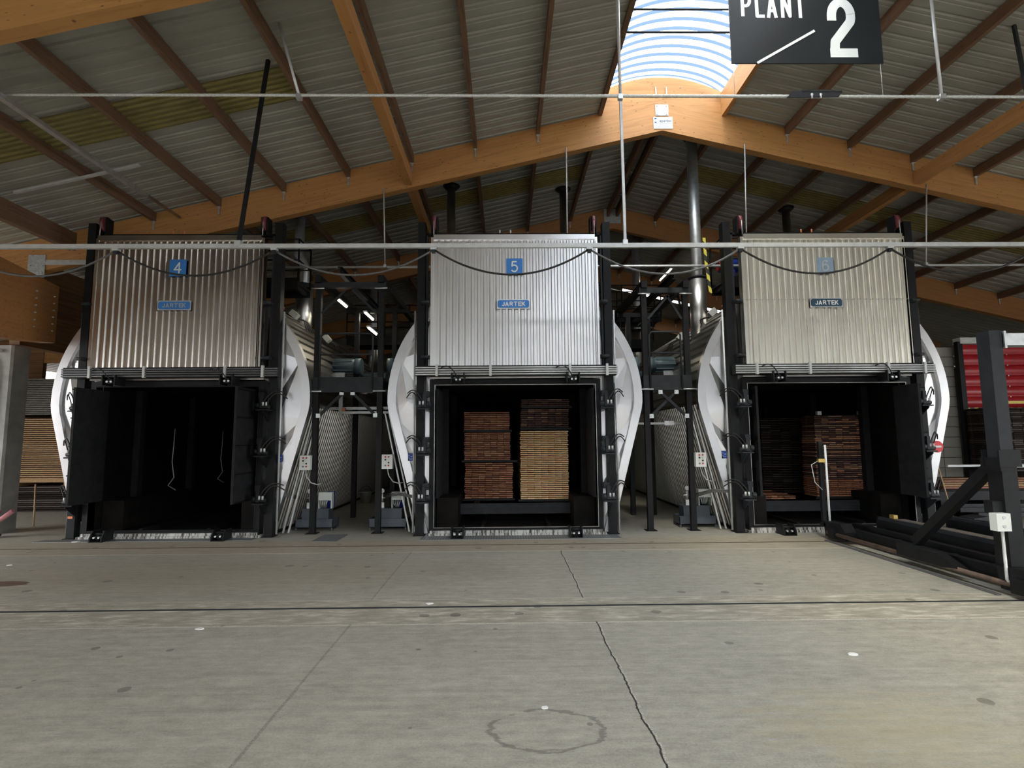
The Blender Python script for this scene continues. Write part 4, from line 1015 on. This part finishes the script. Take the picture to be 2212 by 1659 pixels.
catwalk(5.35, 6.4, 12.85, 13.6, 5.86, 'black catwalk behind the left post of the right kiln', 'lfb')
t = MB(); t.add([(0, 0, 0), (0.07, 0, 0), (0.10, 0.02, -0.6), (0.17, 0.0, -1.35), (0.10, 0.0, -1.35), (0.03, 0.02, -0.6)], [(0, 1, 2, 5), (5, 2, 3, 4)])
o = t.build('barrier_tape', 'stripes', fix=False); o.location = (4.72, 12.42, 6.75); tag(o, 'yellow and black barrier tape hanging by the right kiln catwalk', 'tape')
so_ = o.modifiers.new('thick', 'SOLIDIFY'); so_.thickness = 0.004
t = thing('blue_motor', 'blue motor on the catwalk beside the tall shiny flue', 'motor', (5.72, 13.2, 5.86))
MB().cyl((-0.3, 0, 0.45), (0.15, 0, 0.45), 0.17, 18).box(-0.12, 0.02, -0.14, 0.14, 0.0, 0.32).build('body', 'bluemotor', t)
MB().cyl((-0.36, 0, 0.45), (-0.3, 0, 0.45), 0.12, 14).build('shaft_cover', 'red', t)

# ================================================================== OVERHEAD LINES AND SIGN
def rope_mesh(xa, xb, r):
    m = MB(); L = xb - xa; nseg = int(L / 0.045); nv = 10; vs = []
    for i in range(nseg + 1):
        x = xa + L * i / nseg
        for k in range(nv):
            a = 2 * PI * k / nv; rr = r * (1 + 0.16 * math.cos(3 * (a - x * 22)))
            vs.append((x, rr * math.cos(a), rr * math.sin(a)))
    fs = [(i * nv + k, i * nv + (k + 1) % nv, (i + 1) * nv + (k + 1) % nv, (i + 1) * nv + k) for i in range(nseg) for k in range(nv)]
    return m.add(vs, fs, 0, True)
o = rope_mesh(-8.3, 13, 0.024).build('steel_rope', 'rope'); o.location = (0, 8.0, 7.375); o.rotation_euler = (0, R(0.12), 0)
tag(o, 'thick twisted steel rope spanning the hall under the roof', 'rope')
def rod(name, p, q, r, mat, label, cat='hanger rod', group='hanger rods', sq=False):
    t = thing(name, label, cat, q, group)
    p, q = Vector(p), Vector(q)
    (MB().bar(p - q, (0, 0, 0), r * 2, r * 2) if sq else MB().cyl(p - q, (0, 0, 0), r, 8)).build('rod', mat, t)
    MB().box(-r * 1.8, r * 1.8, -r * 1.8, r * 1.8, -0.05, 0.03).build('clamp', 'galv', t)
rod('hanger_rod', (-3.55, 8.0, roofz(-3.55)), (-3.19, 8.0, 7.36), 0.022, 'conduit', 'pale rod holding the steel rope, left of the middle kiln')
rod('hanger_rod', (1.86, 8.0, roofz(1.86)), (1.84, 8.0, 7.36), 0.02, 'conduit', 'thin pale rod holding the steel rope beside the skylight')
rod('hanger_rod', (6.93, 8.0, roofz(6.93)), (6.95, 8.0, 7.36), 0.024, 'conduit', 'pale rod holding the steel rope right of the hanging sign')
t = thing('rope_clamp', 'flat grey clamp plate on the steel rope below the hanging sign', 'clamp', (4.88, 7.97, 7.36))
MB().prism([(-0.44, -0.06), (-0.34, 0.045), (0.44, 0.05), (0.38, -0.05)], 1, -0.05, -0.03).prism([(-0.2, 0.03), (-0.2, 0.06), (0.2, 0.065), (0.44, 0.03)], 1, -0.055, 0.06).build('plate', 'dark', t)
for dx in (-0.06, 0.08): MB().cyl((dx, -0.08, -0.03), (dx, -0.05, -0.03), 0.022, 8).cyl((dx, -0.07, -0.09), (dx, -0.07, -0.02), 0.014, 8).build('bolt', 'galv', t)
# hanging sign
t = thing('hanging_sign', 'black hanging sign reading PLANT 2 below the roof', 'sign', (4.845, 8.0, 7.92))
MB().box(-1.215, 1.215, -0.012, 0.012, 0, 1.70).build('board', 'signface', t)
MB().strokes('PLANT', -0.505, -0.014, 0.775, 0.42, 0.17, 0.055, 0, 0.058).build('lettering', 'letter', t)
MB().strokes('2', 0.585, -0.014, 0.10, 1.02, 0.46, 0.15, 0).build('numeral', 'letter', t)
MB().bar((-0.81, -0.016, 0.0), (0.14, -0.016, 0.555), 0.04, 0.006, up=(0, -1, 0)).build('slash', 'letter', t)
for dx in (-1.19, 1.17):
    MB().cyl((dx, 0, 0.0), (dx, 0, -0.54), 0.004, 5).build('cord', 'rope', t)
    MB().cyl((dx, 0, 1.70), (dx, 0, roofz(4.845 + dx) - 7.92 - 0.02), 0.006, 5).build('cord', 'rope', t)
# festoon rail
o = MB().box(-11, 15, -0.03, 0.03, -0.035, 0.035).build('festoon_rail', 'conduit'); o.location = (0, 8.7, 5.20); o.rotation_euler = (0, R(0.05), 0)
tag(o, 'long pale steel rail carrying the looped cables in front of the doors', 'rail')
rod('hanger_rod', (2.0, 8.7, roofz(2.0)), (2.01, 8.7, 5.26), 0.022, 'conduit', 'pale square hanger of the cable rail near the skylight', sq=True)
rod('hanger_rod', (-4.02, 8.7, roofz(-4.02)), (-4.38, 8.7, 5.26), 0.028, 'black', 'slanted black hanger of the cable rail above the left kiln', sq=True)
rod('hanger_rod', (8.96, 8.7, roofz(8.96)), (9.27, 8.7, 5.26), 0.024, 'dark', 'dark hanger of the cable rail at the right edge', sq=True)
clips = [-11.55 + 2.585 * i for i in range(9)]
clips = [-8.96, -6.37, -3.79, -1.17, 1.41, 3.93, 6.44, 8.95]
for i, x in enumerate(clips[:-1]):
    z = 5.12
    cab = MB().tube(cat_curve((x + 0.03, 8.7, z), (clips[i + 1] - 0.03, 8.7, z), 0.41), 0.017, 8).build('festoon_cable', 'cable' if i in (0, 2, 4) else 'hose')
    lb = ['at the left edge before the pillar', 'across the number 4 door', 'above the left tower', 'across the number 5 door', 'above the right tower', 'across the faded number 6 door', 'at the right edge past the last door'][i]
    tag(cab, 'sagging cable loop ' + lb, 'cable', 'festoon cable loops')
for i, x in enumerate(clips[1:-1]):
    t = thing('cable_trolley', 'cable clip under the rail at the %s' % ['left edge of the left door', 'right edge of the left door', 'left edge of the middle door', 'right edge of the middle door', 'left edge of the right door', 'right edge of the right door'][i], 'cable clip', (x, 8.7, 5.165), 'cable clips')
    MB().box(-0.05, 0.05, -0.04, 0.04, -0.035, 0.0).build('trolley', 'conduit', t); MB().box(-0.03, 0.03, -0.03, 0.03, -0.085, -0.03).build('clip', 'dark', t)
# air pipe hung under the main frame
o = MB().cyl((-5.6, 0, 0), (14, 0, 0), 0.03, 10).build('air_pipe', 'conduit'); o.location = (0, 12.78, 6.18); tag(o, 'thin pale pipe hanging behind the kiln doors', 'pipe')
for x, lb in ((-2.88, 'above the left tower'), (1.53, 'behind the middle kiln door'), (5.9, 'behind the right kiln door'), (10.3, 'right of the right kiln')):
    zt = 9.5 - 0.236 * abs(x - RX) + 0.12
    rod('hanger_rod', (x - 0.01, 12.5, zt), (x, 12.74, 6.2), 0.016, 'conduit', 'thin pale hanger rod of the pipe ' + lb)
# conduits under the left roof
o = MB().bar((0, 0, 0), (0, 5.0, 0), 0.10, 0.07).build('cable_channel', 'galv'); o.location = (-7.72, 6.3, 7.30); tag(o, 'pale cable channel running back under the left roof slope', 'cable channel')
o = MB().bar((0, 0, 0), (0, 1.9, 0), 0.05, 0.05).build('cable_channel', 'flue'); o.location = (-7.72, 10.6, 7.32); tag(o, 'brownish thin pipe continuing the pale channel to the rafter', 'cable channel')
o = MB().bar((-9.6, 10.3, roofz(-9.6) - 0.28), (-7.2, 10.3, roofz(-7.2) - 0.28), 0.06, 0.04).build('cross_tube', 'conduit'); tag(o, 'pale tube crossing the purlins under the left roof slope', 'tube')

# ================================================================== FLOOR RAILS, PLATES
for y, lb in ((6.77, 'front'), (10.63, 'rear')):
    o = MB().box(XL + 1, XR - 1, -0.018, 0.018, 0.0, 0.006).build('carriage_rail', 'rail' if lb == 'rear' else 'dark'); o.location = (0, y, 0)
    tag(o, ('dark steel rail sunk in the floor nearest the camera' if lb == 'front' else 'rusty steel rail in the floor along the kiln fronts'), 'rail', 'carriage rails')
for x0, x1, y0, y1, lb in ((-1.75, 2.35, 11.18, 11.62, 'in front of the middle kiln'), (-3.9, -3.4, 11.15, 11.95, 'in the alley before the left tower'), (10.3, 12.8, 10.95, 11.5, 'beyond the transfer carriage on the right'), (-9.6, -5.2, 11.35, 11.62, 'in front of the left kiln')):
    o = MB().box(x0, x1, y0, y1, 0, 0.006).build('tread_plate', 'grate'); tag(o, 'diamond tread plate on the floor ' + lb, 'floor plate', 'tread plates')
rng = random.Random(3)
for (x, y, s, lb) in ((0.28, 4.28, 0.022, 'inside the damp ring in the foreground'), (-3.3, 6.1, 0.03, 'just before the front rail on the left'), (3.2, 5.2, 0.03, 'on the right of the foreground'), (-8.2, 9.3, 0.03, 'on the floor at the far left'), (-0.95, 6.92, 0.03, 'on the concrete band behind the front rail'), (-8.75, 11.4, 0.06, 'before the left foot of the left kiln')):
    m = MB(); m.prism([(s * (1 + rng.uniform(-.3, .3)) * math.cos(2 * PI * j / 7) * 1.4, s * (1 + rng.uniform(-.3, .3)) * math.sin(2 * PI * j / 7)) for j in range(7)], 2, 0, 0.008)
    o = m.build('litter_scrap', 'scrap'); o.location = (x, y, 0); tag(o, 'small white scrap lying ' + lb, 'scrap', 'white scraps')

# ================================================================== TRANSFER CARRIAGE
t = thing('transfer_carriage', 'black steel transfer carriage with tall portal on the right rails', 'carriage', (0, 0, 0))
for x, zt, hh, mt in ((6.62, 0.26, 0.16, 'black'), (6.95, 0.30, 0.10, 'black'), (7.45, 0.36, 0.24, 'black'), (8.25, 0.30, 0.12, 'black'), (8.85, 0.36, 0.24, 'black'), (9.3, 0.26, 0.16, 'black')):
    MB().box(x - 0.06, x + 0.06, 6.75, 10.95, zt - hh, zt).build('main_beam', mt, t)
for x in (7.45, 8.85): MB().box(x - 0.03, x + 0.03, 6.8, 10.95, 0.36, 0.42).build('running_rail', 'dark', t)
MB().box(7.62, 7.86, 6.9, 10.8, 0.36, 0.385).build('walk_plank', 'plank', t)
for y in (7.2, 8.4, 9.6, 10.7): MB().box(6.6, 9.35, y - 0.05, y + 0.05, 0.12, 0.22).build('cross_member', 'black', t)
MB().cyl((6.34, 6.9, 0.14), (6.34, 10.85, 0.14), 0.035, 14).build('drive_shaft', 'rail', t)
MB().box(6.18, 6.25, 7.0, 10.7, 0.003, 0.02).build('cable_strip', 'cable', t)
for y, yy in ((10.63, 'rear'), (6.80, 'front')):
    for x in (6.46, 9.3):
        w_ = MB().prism([(y - 0.34, 0.06), (y + 0.30, 0.06), (y + 0.34, 0.34), (y - 0.20, 0.36), (y - 0.34, 0.22)], 0, x - 0.12, x + 0.10).build('wheel_housing', 'black', t)
        MB().cyl((x - 0.04, y, 0.145), (x + 0.04, y, 0.145), 0.135, 22).build('wheel', 'dark', w_)
        MB().box(x - 0.19, x - 0.12, y - 0.09, y + 0.09, 0.06, 0.24).build('bearing', 'black', w_)
# portal
px, py = 6.52, 7.12
MB().box(px - 0.10, px + 0.10, py - 0.11, py + 0.11, 0.3, 1.72).box(px - 0.15, px + 0.15, py - 0.16, py + 0.16, 0.3, 0.33).build('portal_post', 'black', t)
MB().box(px - 0.085, px + 0.085, py - 0.10, py + 0.10, 1.72, 3.40).build('portal_post', 'dark', t)
for dy in (-1, 1): MB().box(px - 0.14, px + 0.15, py + dy * 0.122 - 0.012, py + dy * 0.122 + 0.012, 1.60, 1.82).build('splice_plate', 'black', t)
MB().box(px + 0.10, 9.4, py - 0.10, py + 0.10, 3.20, 3.36).box(px + 0.10, px + 0.13, py - 0.12, py + 0.12, 3.16, 3.39).build('portal_beam', 'galv', t)
MB().box(9.2, 9.42, py - 0.12, py + 0.12, 0.3, 3.2).build('portal_post', 'black', t)
MB().bar((px - 0.02, py + 0.05, 1.66), (px - 0.02, 8.72, 0.34), 0.13, 0.13).box(px - 0.12, px + 0.08, 7.0, 7.3, 1.55, 1.72).build('portal_brace', 'black', t)
MB().prism([(8.9, 0.30), (8.9, 0.12), (8.0, 0.12), (7.72, 0.16), (8.1, 0.30)], 0, px - 0.22, px - 0.06).build('foot_bracket', 'black', t)
b = MB().box(px - 0.30, px - 0.12, py - 0.19, py - 0.08, 0.80, 1.02).build('switch_box', 'white', t)
MB().cyl((px - 0.21, py - 0.2, 0.97), (px - 0.21, py - 0.19, 0.97), 0.02, 10).cyl((px - 0.21, py - 0.2, 0.86), (px - 0.21, py - 0.19, 0.86), 0.02, 10).build('knockout', 'conduit', b)
MB().box(px - 0.24, px - 0.10, py - 0.08, py + 0.05, 1.0, 1.16).build('box_bracket', 'black', t)
MB().tube([(px - 0.2, py - 0.14, 0.80), (px - 0.2, py - 0.14, 0.2), (px - 0.16, py - 0.16, 0.10), (px + 0.1, py - 0.2, 0.07)], 0.018, 8).build('conduit', 'conduit', t)
MB().box(6.36, 6.44, 11.0, 11.08, 0.3, 1.92).box(6.34, 6.6, 10.9, 11.1, 0.24, 0.3).build('sensor_post', 'black', t)
MB().tube([(6.47, 10.97, 0.3), (6.47, 10.97, 1.85)], 0.02, 8).build('conduit', 'letter', t)
s_ = MB().box(6.30, 6.44, 10.93, 11.0, 1.50, 1.57).build('sensor', 'brass', t)
MB().tube([(6.30, 10.96, 1.53), (6.17, 10.97, 1.45), (6.22, 10.97, 1.1), (6.37, 10.98, 0.95)], 0.008, 6).build('sensor_cable', 'conduit', s_)
MB().box(7.50, 7.58, 10.6, 10.72, 0.42, 0.49).build('stop_block', 'brass', t)
o = MB().prism([(-0.28, 0.0), (0.30, 0.0), (0.30, 0.26), (0.1, 0.3), (-0.22, 0.26)], 1, -0.2, 0.2).cyl((0.08, -0.26, 0.14), (0.08, -0.2, 0.14), 0.07, 12).build('winch_housing', 'dark'); o.location = (10.15, 11.8, 0); tag(o, 'grey winch housing on the floor behind the transfer carriage', 'machine')
o = MB().tube([(0, 0, 0.0), (-0.28, 0.05, 1.5)], 0.014, 8).build('pole', 'stick'); o.location = (10.05, 12.25, 0); tag(o, 'wooden pole leaning against the right side of the right kiln', 'pole')

# ================================================================== RIGHT BACKGROUND
t = thing('roller_curtain', 'red segmented roller curtain half raised on the right', 'curtain', (14.9, 17.3, 2.92))
m = MB(); rows = 6; h_ = 2.06 / rows; prof = []
for r in range(rows):
    for j in range(7): prof.append((-0.06 * math.sin(PI * j / 6), r * h_ + h_ * j / 6))
m.strip([(0, y, z) for y, z in prof], [(3.6, y, z) for y, z in prof], 0, True); m.build('fabric', 'curtain', t, fix=False)
MB().box(0, 3.6, -0.01, 0.02, -0.035, 0.0).build('hem_bar', 'stripes', t)
MB().box(-0.18, -0.02, -0.08, 0.08, -2.92, 2.15).build('guide_post', 'black', t)
MB().box(-0.1, 3.7, -0.1, 0.2, 2.08, 2.28).build('roller_box', 'white', t)
m = MB()
for r in range(1, rows):
    for j in range(4): m.cyl((0.7 + j * 0.75, -0.03, r * h_), (0.7 + j * 0.75, -0.02, r * h_), 0.02, 8)
m.build('rivet', 'conduit', t)
for i, (x, y, lb) in enumerate(((14.7, 16.2, 'left'), (16.4, 16.2, 'right'))):
    stack_stuff('black_boards', x, x + 1.5, y, y + 0.9, 0.95 if i else 0.95, 30, 5, BLACKB, 'dark treated boards below the red curtain, %s pile' % lb, rng, 0.05, 0.064)
stack_stuff('tan_boards', 11.6, 17.6, 14.4, 15.6, 0.62, 4, 3, TAN + BROWN[:1], 'low layer of tan boards lying on the black conveyor at the right', rng, 0.045, 0.06)
t = thing('roller_conveyor', 'black roller conveyor under the tan boards on the right', 'conveyor', (0, 0, 0))
for yy in (13.9, 14.6, 15.3): MB().box(10.6, 18, yy, yy + 0.14, 0.38, 0.60).build('beam', 'black', t)
for xx in (11.2, 13.0, 14.8, 16.6): MB().box(xx - 0.08, xx + 0.08, 13.95, 15.4, 0, 0.38).build('leg', 'black', t)
for yy in (12.6, 13.1, 13.5): 
    MB().box(10.9, 18, yy, yy + 0.08, 0.14 + (yy - 12.6) * 0.1, 0.24 + (yy - 12.6) * 0.1).build('side_rail', 'dark', t)
for xx in (11.4, 14.0, 16.6): MB().box(xx - 0.05, xx + 0.05, 12.55, 13.9, 0, 0.14).build('cross_sleeper', 'black', t)
o = MB().tube([(0, 0, 0), (0, 0, 0.12), (0, 0, 0.22), (0, 0, 0.30)], [0.24, 0.27, 0.2, 0.05], 18).build('red_cover', 'red'); o.location = (13.7, 15.0, 0.86); tag(o, 'dark red rounded cover lying on the tan boards', 'cover')
o = MB().box(-1.1, 1.3, -0.05, 0.05, 0, 0.06).box(-0.2, 1.3, -0.2, -0.12, -0.02, 0.03).build('white_batten', 'letter'); o.location = (14.2, 16.1, 1.1); tag(o, 'white battens in front of the concrete panel wall', 'batten')
o = MB().box(-0.5, 0.5, -0.04, 0.04, -0.04, 0.04).build('yellow_arm', 'yellow'); o.location = (15.1, 16.0, 3.0); tag(o, 'yellow arm above the dark board pile at the right', 'arm')

# ================================================================== LEFT BACKGROUND
stack_stuff('tan_boards', -16.2, -12.6, 16.3, 17.5, 0.95, 30, 1, TAN, 'tan board pack behind the concrete pillar', rng, 0.034, 0.06)
stack_stuff('grey_boards', -16.2, -12.6, 16.3, 17.5, 2.85, 20, 1, [M['board_grey']], 'grey board pack on top of the tan pack behind the pillar', rng, 0.034, 0.055)
o = MB().box(-16.3, -12.5, 16.25, 17.5, 0.86, 0.95).box(-16.1, -15.9, 16.3, 17.5, 0.75, 0.86).box(-14.5, -14.3, 16.3, 17.5, 0.75, 0.86).box(-13.0, -12.8, 16.3, 17.5, 0.75, 0.86).build('pallet', TAN[0]); tag(o, 'wooden pallet under the tan board pack behind the pillar', 'pallet')
stack_stuff('black_boards', -16.2, -12.7, 16.4, 17.5, 0.0, 12, 1, BLACKB, 'blackened boards at the floor under the pallet behind the pillar', rng, 0.04, 0.062)
o = MB().tube([(0, 0, 0), (-0.16, 0.15, 1.0)], 0.018, 6).build('pole', 'stick'); o.location = (-11.45, 13.55, 0); tag(o, 'wooden stick leaning beside the concrete pillar', 'pole')
t = thing('hydrant', 'yellow and red hydrant with pinkish pipe before the concrete pillar', 'hydrant', (-10.78, 12.0, 0))
MB().cyl((-0.25, 0, 0.28), (-0.25, -0.10, 0.28), 0.16, 20).build('wheel', 'yellow', t)
MB().tube([(-0.16, -0.03, 0.32), (-0.05, -0.03, 0.38), (0.18, 0.0, 0.56)], 0.05, 12).build('pipe', 'pink', t)
MB().cyl((-0.30, 0, 0.0), (-0.30, 0, 0.55), 0.06, 14).box(-0.40, -0.12, -0.04, 0.04, 0.50, 0.56).build('stand', 'red', t)
MB().tube([(-0.3, -0.1, 0.03), (-0.12, -0.16, 0.04), (0.02, -0.1, 0.08), (-0.08, 0.02, 0.05)], 0.03, 10).build('hose', 'hose', t)
# timber-clad side building with a bright window behind the pillar
struct(MB().box(-19, -15.5, 18.2, 18.35, 0, 5.7).box(-14.6, -11.9, 18.2, 18.35, 0, 6.3).box(-15.5, -14.6, 18.2, 18.35, 0, 4.1).box(-15.5, -14.6, 18.2, 18.35, 5.1, 5.8).build('wall_alcove', 'timberwall'))
o = MB().box(-11.85, -11.6, 12.92, 18.22, 4.35, 6.5).build('timber_fascia', 'timberwall'); tag(o, 'brown timber fascia board between the pillar and the left kiln', 'fascia')
o = MB().box(-15.5, -14.6, 18.22, 18.33, 4.68, 5.1).build('lintel_beam', 'glulam'); tag(o, 'orange lintel beam over the small bright opening far left', 'beam')
